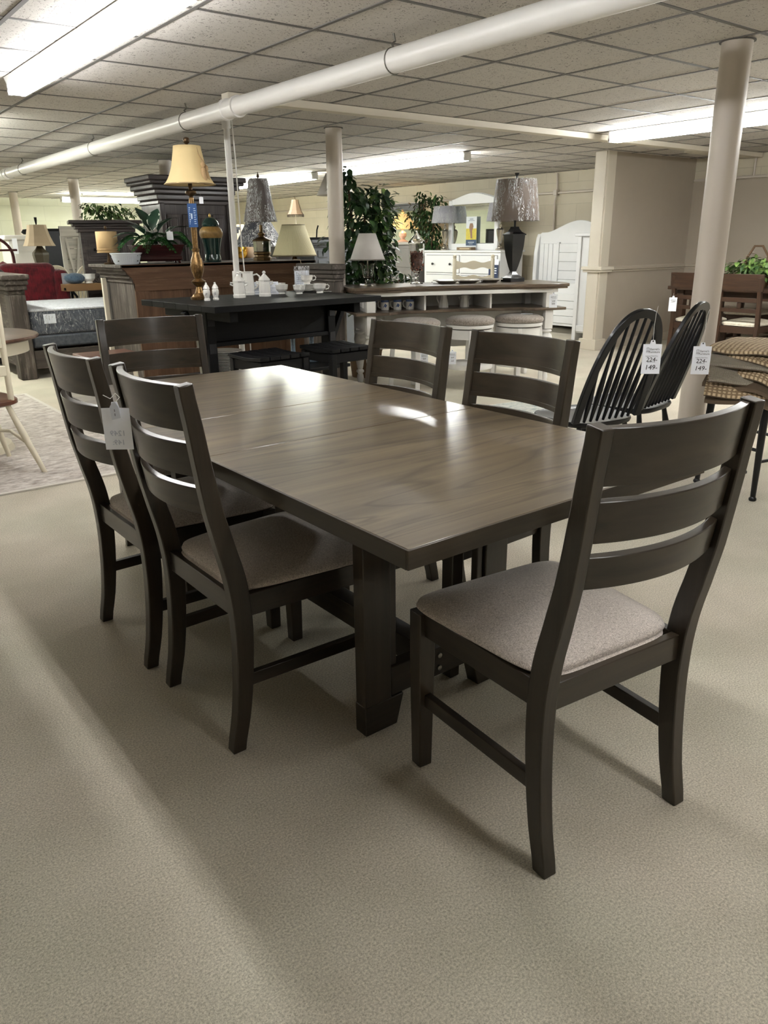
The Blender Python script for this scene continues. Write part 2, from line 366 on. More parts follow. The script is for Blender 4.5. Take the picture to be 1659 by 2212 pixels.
struct(MB().bx(XL, XR, YB, YB+.1, 0, H), 'wall_back', wall_green_cast, smooth=0)
struct(MB().bx(XL-.1, XL, YF, YB, 0, H), 'wall_left', wall_cream, smooth=0)
struct(MB().bx(XL, XR, YF-.1, YF, 0, H), 'wall_front', wall_cream, smooth=0)
struct(MB().bx(8.12, XR, 6.05, 6.2, 0, H), 'wall_partition', wall_tan, smooth=0)
struct(MB().bx(XR-.012, XR, YF, 6.05, 0, H-.28), 'wall_dining', wall_tan, smooth=0)
# T-bar grid of light bars, their shaded look painted in as dark grey
g = MB()
x = 1.718-.61*9
while x < XR:
    g.bx(x-.011, x+.011, YF, YB, H-.004, H+.001); x += .61
y = 2.2986-.609*10
while y < YB:
    g.bx(XL, XR, y-.011, y+.011, H-.003, H+.001); y += .609
struct(g, 'trim_1', plain('shaded_ceiling_grid', (96, 93, 90), .5), smooth=0)
# partition end post, chair rails, baseboards
t = MB().bx(7.97, 8.12, 6.03, 6.22, 0, H).bx(7.955, 7.985, 6.05, 6.2, 0, H)
t.bx(7.94, 8.14, 6.0, 6.25, 0, .13)
struct(t, 'trim_2', trim_m, bevel=.004)
def rail_prof(o): return [(0, -.035), (.012, -.033), (.016, -.015), (.03, -.005), (.03, .018), (.018, .026), (.008, .035), (0, .035)]
c = MB().prism([(6.05-a, .95+b) for a, b in rail_prof(0)], 'yz', 8.12, XR)
c.prism([(XR-.012-a, .95+b) for a, b in rail_prof(0)], 'xz', 6.05, YF)
struct(c, 'trim_3', trim_tan)
t = MB().bx(7.93, 8.15, 5.99, 6.26, .92, .945).bx(7.915, 8.165, 5.975, 6.275, .945, .985)
struct(t, 'trim_4', trim_m, bevel=.006)
struct(MB().bx(8.14, XR, 6.036, 6.05, 0, .11), 'baseboard_partition', trim_tan, bevel=.003)
struct(MB().bx(XR-.03, XR-.012, YF, 6.05, 0, .11), 'baseboard_dining', trim_tan, bevel=.003)
struct(MB().bx(XR-.015, XR, 6.2, YB, 0, .09), 'baseboard_right', plain('brown_rubber_base', (94, 84, 66), .6), bevel=.003)
struct(MB().bx(XL, XR, YB-.015, YB, 0, .09), 'baseboard_back', MATS['brown_rubber_base'], bevel=.003)
# surface mounted wiring channel across the ceiling
struct(MB().bx(2.72, 9.75, 5.16, 5.26, H-.055, H-.004), 'trim_5', trim_m, bevel=.004)
struct(MB().bx(8.5, 9.78, 5.30, 5.42, H-.05, H-.004), 'trim_6', trim_m, bevel=.004)
# wall conduit on the block wall
cd = thing('wall_conduit', 'thin cream conduit running along the block wall with a vertical drop', 'conduit', (XR-.03, 8.3, 1.965))
MB().tube([(0, -2.1, -.005), (0, 9.9, .0)], .018, 10).build('horizontal_run', cream_enamel, cd)
MB().tube([(-.005, 0, .27), (-.006, -.02, 0), (-.01, .015, -.12), (-.01, 0, -.95)], .014, 8).build('vertical_drop', cream_enamel, cd)
MB().bx(-.04, .02, -.035, .035, -.04, .04).build('junction_clip', cream_enamel, cd, bevel=.004)
c2 = thing('dining_wall_conduit', 'cream conduit above the dining set with short vertical drop', 'conduit', (XR-.03, 5.6, 1.99))
MB().tube([(0, .43, .0), (0, -6.5, .0)], .016, 10).build('horizontal_run', cream_enamel, c2)
MB().tube([(0, -.35, .25), (0, -.35, 0)], .012, 8).build('vertical_drop', cream_enamel, c2)
# big ceiling pipe with hangers and couplings
pp = thing('ceiling_pipe', 'fat white pipe hung under the ceiling tiles running the length of the room', 'pipe', (2.68, 0, 2.13))
MB().tube([(0, -3.9, 0), (0, 18.5, 0)], .056, 24).build('pipe_run', white_gloss, pp)
for i, y in enumerate((5.04, 10.9)):
    MB().tube([(0, y-.09, 0), (0, y-.06, 0), (0, y-.055, 0), (0, y+.055, 0), (0, y+.06, 0), (0, y+.09, 0)], [.066, .066, .06, .06, .066, .066], 24).build('coupling', white_gloss, pp)
    MB().tube([(.05, y+.06, .02), (.075, y+.06, -.03)], .016, 8).build('coupling_plug', white_gloss, pp)
dull = plain('dull_zinc', (120, 118, 112), .4, metal=.8)
for y in (.6, 3.35, 5.75, 7.75, 10.2, 12.6, 15.0):
    MB().tube([(0, y, .118), (.01, y, .085), (-.01, y, .07), (0, y, .058)], .006, 6).tube([(.057*math.cos(a), y, .057*math.sin(a)) for a in [2*PI*k/20 for k in range(21)]], .004, 5).build('hanger_strap', dull, pp)
# steel columns
def column(x, y, r, label, mat=None, gp='round cream columns in a row down the showroom'):
    o = thing('support_column', label, 'column', (x, y, 0), group=gp)
    MB().lathe([(r, 0), (r, H)], n=40).build('shaft', mat or cream_enamel, o)
    MB().lathe([(r+.012, H-.006), (r+.012, H-.001)], n=40).build('ceiling_cutout', plain('cutout_shadow_gap', (88, 85, 80), .8), o)
    return o
column(4.23, 2.456, .077, 'nearest round cream column, beside the black spindle-back chairs', gp=None)
column(4.29, 6.22, .073, 'round cream column left of the leafy ficus tree', gp=None)
column(4.15, 9.6, .073, 'round column showing only its top above the tall carved armoire', gp=None)
column(4.10, 12.96, .075, 'round cream column rising behind the dark chest of drawers', gp=None)
column(4.12, 16.64, .075, 'farthest round column at the left edge by the back wall', gp=None)
# slim white pole with sleeve and cord
po = thing('slim_pole', 'slim white pole with a sleeve joint behind the black counter table', 'pole', (3.06, 5.87, 0))
MB().lathe([(.024, 0), (.024, 2.12)], n=20).build('lower_tube', white_gloss, po)
MB().lathe([(.034, .92), (.036, .93), (.036, 1.075), (.034, 1.085)], n=20).build('sleeve', white_gloss, po)
MB().lathe([(.032, 2.12), (.034, 2.13), (.034, 2.24), (.03, 2.249)], n=20).build('top_collar', white_gloss, po)
MB().tube([(.03, -.03, 2.24), (.04, -.035, 1.9), (.045, -.03, 1.3), (.075, -.01, .9), (.08, 0, .05)], .0055, 6).build('white_cable', white_gloss, po)
# ---------------------------------------------------------------- fluorescent strips
tube_m = emit('lit_fluorescent_tube', (.99, .99, .985), 17)
tube_f = emit('lit_far_fluorescent_tube', (.98, .995, .98), 36)
tube_g = emit('lit_warm_fluorescent_tube', (.97, 1.0, .90), 38)
fix_m = plain('white_fixture_enamel', (222, 222, 220), .3)
def fixture(name, label, x, y0, L=2.44, axis='y', z=H, tm=None, hang=0, group=None):
    o = thing(name, label, 'light', (x, y0, z), rz=0 if axis == 'y' else -PI/2, group=group)
    MB().prism([(-.062, -.005-hang), (-.045, -.055-hang), (.045, -.055-hang), (.062, -.005-hang)], 'xz', 0, L).build('housing', fix_m, o, bevel=.003)
    for hy in ((.4, L-.42) if hang else ()): MB().bx(-.01, .01, hy, hy+.02, -hang, 0).build('hanger', fix_m, o)
    for s in (-.038, .038):
        MB().tube([(s, .03, -.082-hang), (s, L-.03, -.082-hang)], .018, 14).build('lamp_tube', tm or tube_m, o)
    for y in (.0, L):
        MB().box((0, y, -.06-hang), (.1, .02, .075)).bx(-.05, -.024, y-.012, y+.012, -.1-hang, -.06-hang).bx(.024, .05, y-.012, y+.012, -.1-hang, -.06-hang).build('lamp_holder', fix_m, o, bevel=.004)
    return o
fixture('fluorescent_fixture', 'bright two-tube strip light at the top left of the ceiling', 1.47, 3.05, 2.44)
fixture('fluorescent_fixture', 'strip light overhead in line with the top left one', 1.47, .45, 2.44)
fixture('fluorescent_fixture', 'strip light overhead behind the viewer in the left row', 1.47, -2.15, 2.44)
fixture('fluorescent_fixture', 'strip light partly hidden behind the nearest column', 6.62, 2.55, 2.44, tm=tube_f)
fixture('fluorescent_fixture', 'strip light near the dining wall behind the viewer', 6.62, -.1, 2.44, tm=tube_f)
fixture('fluorescent_fixture', 'lit strip light right of the second column above the ficus', 6.62, 6.95, 2.44, tm=tube_f)
fixture('fluorescent_fixture', 'lit strip light left of the ficus column behind the wrapped lamp', 6.62, 10.1, 2.44, tm=tube_g)
fixture('fluorescent_fixture', 'far strip light beside the tall armoire crown', 6.62, 13.1, 2.44, tm=tube_g)
fixture('fluorescent_fixture', 'far strip light hung crosswise near the back wall', 4.95, 16.5, 2.44, axis='x', tm=tube_g, hang=.06)
fixture('fluorescent_fixture', 'strip light overhead above the bed aisle at the left', 1.47, 7.1, 2.44, tm=tube_g)
fixture('fluorescent_fixture', 'added unseen strip light for ambient light in the left bay farther back', -1.9, 5.6, 2.44)  # added out of view to give ambient light from the left
fixture('fluorescent_fixture', 'strip light hung crosswise at the back left of the room', -.6, 16.5, 2.44, axis='x', tm=tube_g, hang=.06)
fixture('fluorescent_fixture', 'strip light in the back left bay of the room', 1.47, 11.6, 2.44, tm=tube_g)
# ---------------------------------------------------------------- rugs
rm = rugmat('faded_grey_rug', (188, 180, 172), (150, 138, 128), (214, 208, 200), 5)
rg = thing('area_rug', 'large faded grey and beige area rug on the floor at the left', 'rug', (.25, 6.0, 0))
MB().bx(-1.9, 1.45, -1.5, 1.6, 0.001, .009).build('rug_field', rm, rg)
MB().bx(-1.93, 1.48, -1.53, -1.5, .001, .01).bx(-1.93, 1.48, 1.6, 1.63, .001, .01).bx(1.45, 1.48, -1.5, 1.6, .001, .01).build('bound_edge', plain('rug_binding', (205, 200, 190), .9), rg)
rb = rugmat('pale_blue_rug', (200, 202, 194), (132, 150, 150), (214, 212, 202), 4)
rg = thing('accent_rug', 'small pale blue patterned rug under the black spindle-back chairs', 'rug', (4.25, 4.05, 0), rz=R(-8))
MB().bx(-.75, .6, -.5, .45, .001, .008).build('rug_field', rb, rg)
MB().bx(-.77, .62, -.52, -.5, .001, .009).bx(-.77, -.75, -.5, .45, .001, .009).build('bound_edge', MATS['rug_binding'], rg)

# ================================================================= DINING SET
W = woodset('espresso_stain', dark=(19, 15, 11), light=(58, 48, 35), rough=.5, coat=.7, contrast=1.1, bump=.05, cr=.2, scale=.8, spec=.2)
WT = wood('table_top_stain', (46, 38, 28), (112, 97, 75), 'x', .8, rough=.45, coat=.7, contrast=1.25, bump=.05, cr=.17, rings=.5, spec=.25)
WE = woodset('table_edge_stain', dark=(28, 24, 18), light=(76, 65, 50), rough=.5, coat=.3, contrast=1.2, bump=.05, scale=.8, spec=.2)
cush_m = fabric('woven_oatmeal_seat_fabric', (136, 126, 118), (226, 216, 207), 1500, bump=.25)
tb = thing('dining_table', 'long dark-stained wooden dining table with trestle base in the centre', 'table', (1.33, 2.07, 0))
tx0, tx1 = -.497, .497
for y0, y1 in ((-1.059, -.2195), (-.2165, .2165), (.2195, 1.059)):
    MB().bx(tx0+.003, tx1-.003, y0, y1, .724, .762).build('tabletop_leaf', WT, tb, bevel=.0015)
    for s in (-1, 1): MB().bx(s*.4955-.0035, s*.4955+.0035, y0, y1, .721, .7612).build('edge_board', WE['y'], tb, bevel=.001)
for s in (-1, 1): MB().bx(tx0-.001, tx1+.001, s*1.0605-.0035, s*1.0605+.0035, .721, .7612).build('end_board', WE['x'], tb, bevel=.001)
for s in (-1, 1):
    MB().bx(s*.2-.03, s*.2+.03, -.75, .75, .682, .722).build('slide_rail', W['y'], tb, bevel=.002)
for yy in (-.605, .54):
    for s in (-1, 1):
        xs = sorted((s*.268, s*.178)); y_o = 0 if yy < 0 else .019
        MB().bx(xs[0], xs[1], yy+y_o, yy+y_o+.046, .0, .712).build('leg', W['z'], tb, bevel=.003)
        MB().bx(min(s*.175, s*.152), max(s*.175, s*.152), yy+y_o+.010, yy+y_o+.036, .185, .70).build('leg_inner_moulding', W['z'], tb, bevel=.003)
        MB().prism([(s*.2695, 0), (s*.16, 0), (s*.135, .092), (s*.2695, .092)], 'xz', yy+y_o-.0015, yy+y_o+.0475).build('foot_block', W['x'], tb, bevel=.003)
    MB().bx(-.178, .178, yy+y_o+.001, yy+y_o+.045, .095, .185).build('cross_rail', W['x'], tb, bevel=.003)
    MB().bx(-.30, .30, yy-.002, yy+.067, .69, .721).build('top_cleat', W['x'], tb, bevel=.003)
    for z in (.12, .16):
        f = -1 if yy < 0 else 1
        y_ = yy-.001 if yy < 0 else yy+.066
        MB().lathe([(.008, -.004), (.008, .002), (.003, .005)], n=12, m=Matrix.Translation((0, y_, z)) @ Matrix.Rotation(f*-PI/2, 4, 'X')).build('bolt_head', plain('steel_bolt', (150, 148, 142), .3, metal=1), tb)
MB().bx(-.032, .032, -.54, .54, .10, .18).build('long_stretcher', W['y'], tb, bevel=.003)

PROF = [(0, 0, .038), (.10, .02, .042), (.2, .033, .046), (.32, .041, .05), (.42, .040, .052), (.50, .031, .052), (.58, .013, .05), (.68, -.009, .046), (.80, -.027, .042), (.90, -.040, .039), (.998, -.054, .036)]
PROFS = []
for i in range(len(PROF)-1):
    p_ = [PROF[max(0, i-1)], PROF[i], PROF[i+1], PROF[min(len(PROF)-1, i+2)]]
    for k in range(3):
        t = k/3; q = [.5*((2*b)+(-a+c)*t+(2*a-5*b+4*c-d)*t*t+(-a+3*b-3*c+d)*t**3) for a, b, c, d in zip(*p_)]
        PROFS.append((PROF[i][0]+(PROF[i+1][0]-PROF[i][0])*t, q[1], q[2]))
PROFS.append(PROF[-1])
def py(z):
    for (a, ya, _), (b, yb, _) in zip(PROF, PROF[1:]):
        if z <= b: return ya+(yb-ya)*(z-a)/(b-a)
    return PROF[-1][1]
def cushion(mb, hwb, hwf, yb, yf, z0, ztop, edge, rings=9, n=64, e=5.0):
    R_ = []
    def ring(t, z, grow=0):
        pts = []
        for k in range(n):
            a = 2*PI*k/n; c_, s_ = math.cos(a), math.sin(a)
            u = math.copysign(abs(c_)**(2/e), c_)*t; v = math.copysign(abs(s_)**(2/e), s_)*t
            yy = (yb+yf)/2+v*(yf-yb)/2; f = (yy-yb)/(yf-yb); hw = hwb+(hwf-hwb)*f
            pts.append((u*(hw+grow), yy+math.copysign(grow, v)*abs(v), z if isinstance(z, (int, float)) else z(u, v)))
        return pts
    R_.append(ring(1, z0, -.012))
    R_.append(ring(1, z0+.004, -.002)); R_.append(ring(1, z0+(edge-z0)*.5, .004)); R_.append(ring(1, edge, .0))
    for i in range(1, rings):
        t = 1-i/rings
        R_.append(ring(max(t, .02), edge+(ztop-edge)*(1-t**2.2)))
    mb.skin(R_, True, True)
def dining_chair(label):
    o = thing('dining_chair', label, 'chair', (0, 0, 0))
    xw = .211
    for s in (-1, 1):
        rings = []
        for z, y, d in PROFS:
            w = .036-.004*min(1, max(0, (z-.5)/.2)); k = -.16*d/2 if z > .99 else 0
            rings.append([(s*xw-w/2, y-d/2, z+k), (s*xw+w/2, y-d/2, z+k), (s*xw+w/2, y+d/2, z-k), (s*xw-w/2, y+d/2, z-k)])
        MB().skin(rings).build('rear_leg', W['z'], o, bevel=.003)
        MB().skin([[(s*.222-w, .452-w, z), (s*.222+w, .452-w, z), (s*.222+w, .452+w, z), (s*.222-w, .452+w, z)] for z, w in ((0, .019), (.3, .023), (.445, .023))]).build('front_leg', W['z'], o, bevel=.003)
        # side seat rail, stretcher
        MB().skin([[(s*(.20+.0)-.011, .06, z0) if 0 else p for p in q] for q in [[(s*.203-.011, .055, .382), (s*.203+.011, .055, .382), (s*.203+.011, .055, .445), (s*.203-.011, .055, .445)], [(s*.219-.011, .435, .382), (s*.219+.011, .435, .382), (s*.219+.011, .435, .445), (s*.219-.011, .435, .445)]] for z0 in (0,)]).build('side_rail', W['y'], o, bevel=.002)
        MB().ribbon([(s*.208, .05, .20), (s*.219, .44, .20)], .036, .02).build('stretcher', W['y'], o, bevel=.002)
    MB().bx(-.20, .20, .028, .05, .382, .445).build('back_rail', W['x'], o, bevel=.002)
    MB().bx(-.21, .21, .443, .465, .382, .445).build('front_rail', W['x'], o, bevel=.002)
    for z0, z1 in ((.885, .994), (.771, .855), (.673, .742)):
        rings = []; t = .019
        for i in range(25):
            u = -1+2*i/24; x = u*.198; b_ = .004-.044*(1-u*u)
            th_ = math.atan2(py(z0)-py(z1), z1-z0); c_, s_ = t/2*math.cos(th_), t/2*math.sin(th_)
            rings.append([(x, py(z0)+b_-c_, z0-s_), (x, py(z1)+b_-c_, z1-s_), (x, py(z1)+b_+c_, z1+s_), (x, py(z0)+b_+c_, z0+s_)])
        MB().skin(rings).build('back_slat', W['x'], o, bevel=.002)
        rings = []
        for i in range(25):
            u = -1+2*i/24; x = u*.194; b_ = .004-.044*(1-u*u)+t/2+.001
            za, zb = z0+.002, z0+.016
            rings.append([(x, py(za)+b_-.002, za), (x, py(zb)+b_-.002, zb), (x, py(zb)+b_+.003, zb), (x, py(za)+b_+.003, za)])
        MB().skin(rings).build('slat_bead', W['x'], o)
    m = MB(); cushion(m, .207, .246, .052, .492, .444, .514, .464, e=7)
    m.build('seat_cushion', cush_m, o, smooth=60)
    return o
ch = dining_chair('dark ladder-back chair at the near end of the table, whole and closest to the camera')
ch.location = (1.285, .815, 0); ch.rotation_euler.z = R(-5.9)
dup(ch, (.756, 1.852, 0), R(-90), 'dark ladder-back chair on the left side, nearer of the two, no tag')
dup(ch, (.744, 2.423, 0), R(-90), 'dark ladder-back chair on the left side, farther one, with the big paper tag')
dup(ch, (1.918, 1.784, 0), R(90), 'dark ladder-back chair on the far side, right-hand one beside the black spindle chair')
dup(ch, (1.905, 2.358, 0), R(90), 'dark ladder-back chair on the far side, left-hand one in front of the round stools')
dup(ch, (1.297, 3.28, 0), R(180-8), 'dark ladder-back chair at the far head of the table before the black counter table')

# ================================================================= PAPER TAGS
paper = plain('white_card', (240, 243, 250), .6); ink = plain('black_ink', (32, 30, 34), .6); ink2 = plain('grey_ink', (120, 120, 128), .6)
faint = plain('show_through_ink', (186, 192, 208), .7); stringm = plain('white_string', (215, 212, 205), .8)
def swing_tag(name, label, loc, rz, w, h, string, kind='price', group=None, cat='tag', tilt=0):
    """card hangs in its local xz plane, printed side facing local -y; loc is the eyelet; string = list of local points"""
    o = thing(name, label, cat, loc, rz, group); o.rotation_euler.x = tilt
    m = MB().prism([(-w/2, -h), (w/2, -h), (w/2, -.16*w), (.16*w, -.15*w), (.10*w, 0.06*w), (-.10*w, .06*w), (-.16*w, -.15*w), (-w/2, -.16*w)], 'xz', -.0005, .0005)
    m.build('card', paper, o, smooth=0)
    MB().lathe([(.0035, -.0008), (.0035, .0008)], n=12, m=Matrix.Translation((0, 0, 0)) @ Matrix.Rotation(PI/2, 4, 'X')).build('eyelet', ink, o)
    if string: MB().tube(string, .0009 if w > .03 else .0007, 5).build('string', stringm, o)
    if kind == 'price':
        lg = MB(); text_into(lg, "Garret's", .135*w*1.15, .12*w, -.46*w-.02*w); text_into(lg, "Furniture", .135*w*1.15, .12*w, -.61*w-.02*w)
        lg.build('shop_name', ink, o, smooth=0)
        ic = MB()
        x0, z0, s_ = -.32*w, -.62*w, .16*w
        for k in range(4): ic.bx(x0+k*s_/3.4, x0+k*s_/3.4+.008*w, -.0012, -.0006, z0, z0+.27*w)
        ic.bx(x0, x0+s_, -.0012, -.0006, z0+.06*w, z0+.075*w); ic.tube([(x0+s_/2+s_/2*math.cos(a), -.001, z0+.2*w+.08*w*math.sin(a)) for a in [PI*k/8 for k in range(9)]], .006*w, 4)
        ic.bx(x0, x0+s_, -.0012, -.0006, z0+.1*w, z0+.11*w)
        ic.build('chair_emblem', ink2, o, smooth=0)
        sm = MB(); text_into(sm, 'Suggested Retail Price', .075*w, 0, -.82*w); text_into(sm, "Garret's Price", .075*w, 0, -1.15*w)
        sm.build('small_print', ink2, o, smooth=0)
    return o
def handwritten(o, items, w):
    m = MB()
    for body, z, size in items: text_into(m, body, size, 0.02*w, z, slant=.12, depth=.0003)
    m.build('handwriting', ink, o, smooth=0)
t = swing_tag('price_tag', 'large white price tag back hanging from the farther left dining chair', tuple(at(247, 872, X=.605)), R(-38), .067, .112, [(0, 0, .0), (.012, .006, .014), (.0, .015, .022), (-.012, .01, .01), (-.03, .015, .018)], kind='back')
m = MB(); text_into(m, '1249', .019, .0, -.078, mirror=True); text_into(m, '149:', .018, .0, -.1, mirror=True); m.build('show_through_numbers', faint, t, smooth=0)
s = thing('small_tag', 'tiny stub tag tied over the large white tag on the left chair', 'tag', tuple(at(246, 873, X=.60)), R(-38))
MB().prism([(-.004, .004), (.004, .004), (.010, -.006), (.013, -.033), (-.009, -.038), (-.011, -.007)], 'xz', -.0012, -.0004).build('card', plain('pale_grey_card', (206, 210, 220), .6), s, smooth=0, bevel=.0003)
MB().bx(-.001, .001, -.0018, -.0010, -.018, -.012).bx(-.001, .001, -.0018, -.0010, -.028, -.022).build('pencil_marks', ink2, s, smooth=0)
t = swing_tag('price_tag', 'price tag reading 149- on the left black spindle-back chair', tuple(at(1411, 737, Y=2.02)), R(-42), .082, .145, [(0, 0, 0), (-.002, 0, .06), (.004, .01, .12), (.012, .02, .15)])
handwritten(t, (('224-', -.090, .027), ('149-', -.126, .031)), .082)
t = swing_tag('price_tag', 'price tag reading 149- on the right black spindle-back chair', tuple(at(1519, 742, Y=2.06)), R(-46), .086, .15, [(0, 0, 0), (.002, 0, .07), (.004, .01, .13), (.016, .02, .16)])
handwritten(t, (('224-', -.094, .028), ('149-', -.131, .032)), .086)

# ================================================================= BLACK SPINDLE-BACK CHAIRS
BW = woodset('black_satin_lacquer', dark=(8, 9, 12), light=(18, 19, 24), rough=.4, coat=.3, contrast=.6, bump=.03)
def windsor(label, mats, rec=R(19), a=.20, Hb=.555, seat_z=.45, group=None, name='spindle_back_chair', nsp=8, wbow=.042, square=True):
    o = thing(name, label, 'chair', (0, 0, 0), group=group)
    F = lambda u, s_: (u, -s_*math.sin(rec), seat_z+s_*math.cos(rec))
    path = [F(a*math.copysign(abs(math.cos(t))**.82, math.cos(t)), Hb*abs(math.sin(t))**.8) for t in [PI*k/48 for k in range(49)]]
    MB().ribbon(path, .021 if square else .024, wbow, side=(0, math.cos(rec), math.sin(rec))).build('bow', mats['z'], o, bevel=.004)
    for k in range(nsp):
        f = (k-(nsp-1)/2)/((nsp-1)/2); ub = f*a*.72; ut = f*a*.86
        st = Hb*(1-abs(ut/a)**(1/.82*2))**.4 if abs(ut) < a else 0
        P0, P1 = Vector(F(ub, 0)), Vector(F(ut, st*.985)); n_ = 8
        MB().tube([P0.lerp(P1, i/n_) for i in range(n_+1)], [.007, .010, .0135, .0135, .011, .009, .008, .0075, .007], 8).build('spindle', mats['z'], o)
    m = MB()
    def sr(k, z):
        pts = []
        for i in range(40):
            t = 2*PI*i/40; c_, s_ = math.cos(t), math.sin(t)
            u = math.copysign(abs(c_)**.55, c_); v = math.copysign(abs(s_)**.6, s_)
            pts.append((u*(.215+.012*v)*k, .165+v*.205*k, z(u, v) if callable(z) else z))
        return pts
    m.skin([sr(.86, seat_z-.036), sr(.97, seat_z-.026), sr(1, seat_z-.012), sr(.985, seat_z-.002), sr(.9, lambda u, v: seat_z-.004-.006*(1-abs(u))), sr(.5, seat_z-.011), sr(.05, seat_z-.009)])
    m.build('seat', mats['y'], o, smooth=50)
    for sx, sy in ((1, 1), (-1, 1), (1, -1), (-1, -1)):
        p0 = Vector((sx*.15, .165+sy*.14, seat_z-.03)); p1 = Vector((sx*.205, .165+sy*.215, 0)); n_ = 9
        MB().tube([p0.lerp(p1, i/n_) for i in range(n_+1)], [.012, .014, .018, .019, .014, .017, .019, .017, .014, .012], 10).build('leg', mats['z'], o)
    for sx in (-1, 1):
        MB().tube([(sx*.177, .165+.175, .21), (sx*.18, .165, .20), (sx*.177, .165-.175, .21)], [.007, .011, .007], 8).build('side_stretcher', mats['y'], o)
    MB().tube([(-.18, .165, .20), (0, .165, .20), (.18, .165, .20)], [.007, .011, .007], 8).build('cross_stretcher', mats['x'], o)
    return o
w1 = windsor('black spindle-back chair on the left, tagged, beside the grey ladder-back chair', BW)
w1.location = (3.185, 2.304, 0); w1.rotation_euler.z = R(-9.7)
dup(w1, (3.70, 2.36, 0), R(9), 'black spindle-back chair on the right, tagged, in front of the nearest column')
# ---------------------------------------------------------------- black counter stool with placemats
st = thing('counter_stool', 'black counter stool carrying the pile of woven placemats', 'stool', (4.07, 1.98, 0), R(-12))
MB().bx(-.19, .19, -.19, .19, .56, .585).build('seat', BW['x'], st, bevel=.008)
for sx in (-1, 1):
    for sy in (-1, 1):
        MB().tube([(sx*.165, sy*.165, .56), (sx*.175, sy*.175, .3), (sx*.185, sy*.185, .02)], [.021, .018, .0135], 14).build('leg', BW['z'], st)
        MB().lathe([(.017, 0), (.019, .004), (.019, .012), (.012, .022)], (sx*.186, sy*.186, 0), n=14).build('foot_glide', BW['z'], st)
    MB().tube([(sx*.17, -.17, .26), (sx*.17, .17, .26)], .009, 8).tube([(-.17, sx*.17, .20), (.17, sx*.17, .20)], .009, 8).build('foot_rail', BW['x'], st)
def weave(name, c1, c2, scale, horiz=True):
    m, nt, b = newmat(name); tc = N(nt, 'ShaderNodeTexCoord')
    wv = [N(nt, 'ShaderNodeTexWave', bands_direction=d, _Scale=scale, _Distortion=1.5, _Detail=2.0) for d in 'XY']
    for w_ in wv: w_.inputs['Detail Scale'].default_value = 3; nt.links.new(tc.outputs['Object'], w_.inputs['Vector'])
    wv[1].inputs['Scale'].default_value = scale*(.45 if horiz else 1)
    mu = N(nt, 'ShaderNodeMath', operation='MULTIPLY'); nt.links.new(wv[0].outputs['Fac'], mu.inputs[0]); nt.links.new(wv[1].outputs['Fac'], mu.inputs[1])
    r = N(nt, 'ShaderNodeValToRGB'); r.color_ramp.elements[0].position = .04; r.color_ramp.elements[1].position = .55
    r.color_ramp.elements[0].color = (*s2l(c1), 1); r.color_ramp.elements[1].color = (*s2l(c2), 1); nt.links.new(mu.outputs[0], r.inputs[0])
    nt.links.new(r.outputs['Color'], b.inputs['Base Color']); b.inputs['Roughness'].default_value = .95
    bp = N(nt, 'ShaderNodeBump', _Strength=1, _Distance=.006); nt.links.new(mu.outputs[0], bp.inputs['Height']); nt.links.new(bp.outputs['Normal'], b.inputs['Normal'])
    return m
jute = weave('chunky_jute', (132, 110, 84), (208, 186, 152), 30); jute2 = weave('grey_green_weave', (150, 141, 124), (204, 194, 176), 70, False); backm = weave('tan_backing_cloth', (112, 94, 74), (142, 122, 100), 160, False)
def placemat(i, label, cx, cy, z, rz, sx, sy, droop, topm, th=.011):
    o = thing('placemat', label, 'placemat', (cx, cy, z), rz, 'woven placemats piled on the black stool'); n = 16
    def zz(u, v): return -droop*(max(0, abs(u)-.45)**2)*1.6-droop*.8*max(0, -v-.35)**2+.006*math.sin(5*u+i)*math.cos(4*v+i*2)
    def sheet(off, k):
        return [[(sx*k*(-1+2*a/n), sy*k*(-1+2*b_/n), zz(-1+2*a/n, -1+2*b_/n)+off) for a in range(n+1)] for b_ in range(n+1)]
    for nm, z0, z1, k, mt in (('woven_face', 0, th, 1, topm), ('cloth_backing', -.006, -.0005, 1.0, backm)):
        A, B = sheet(z0, k), sheet(z1, k); m = MB(); V = [p for r in A for p in r]+[p for r in B for p in r]; q = (n+1)**2; Fc = []
        for a in range(n):
            for b_ in range(n):
                p = a*(n+1)+b_; Fc.append((p, p+1, p+n+2, p+n+1)); Fc.append((q+p, q+p+n+1, q+p+n+2, q+p+1))
            for e0, e1 in (((a)*(n+1), (a+1)*(n+1)), (a*(n+1)+n, (a+1)*(n+1)+n), (a, a+1), (n*(n+1)+a, n*(n+1)+a+1)):
                Fc.append((e0, e1, q+e1, q+e0))
        m.add(V, Fc).build(nm, mt, o, smooth=50)
    return o
pm = [('bottom tan placemat of the pile on the black stool', 4.05, 1.96, .606, 14, .25, .20, .24, backm),
      ('second lowest chunky jute placemat in the pile', 4.03, 2.00, .630, 24, .24, .20, .22, jute),
      ('placemat with tan cloth edge low in the pile', 4.06, 1.95, .655, 2, .25, .20, .19, backm),
      ('grey-green woven placemat sticking out at the left of the pile', 4.02, 2.03, .678, 30, .23, .18, .17, jute2),
      ('folded jute placemat in the middle of the pile', 4.07, 1.96, .702, -4, .24, .20, .15, jute),
      ('pale grey-green placemat just under the top one', 4.06, 1.97, .726, 8, .24, .20, .11, jute2),
      ('thin jute placemat below the topmost', 4.08, 1.96, .748, -6, .23, .20, .08, jute),
      ('topmost chunky tan jute placemat of the pile', 4.09, 1.96, .772, 4, .24, .21, .06, jute)]
for i, (lb, cx, cy, z, rz, sx, sy, dr, mt) in enumerate(pm): placemat(i, lb, cx-.03, cy+.01, z, R(rz), sx*1.02, sy, dr*.9, mt, .013)
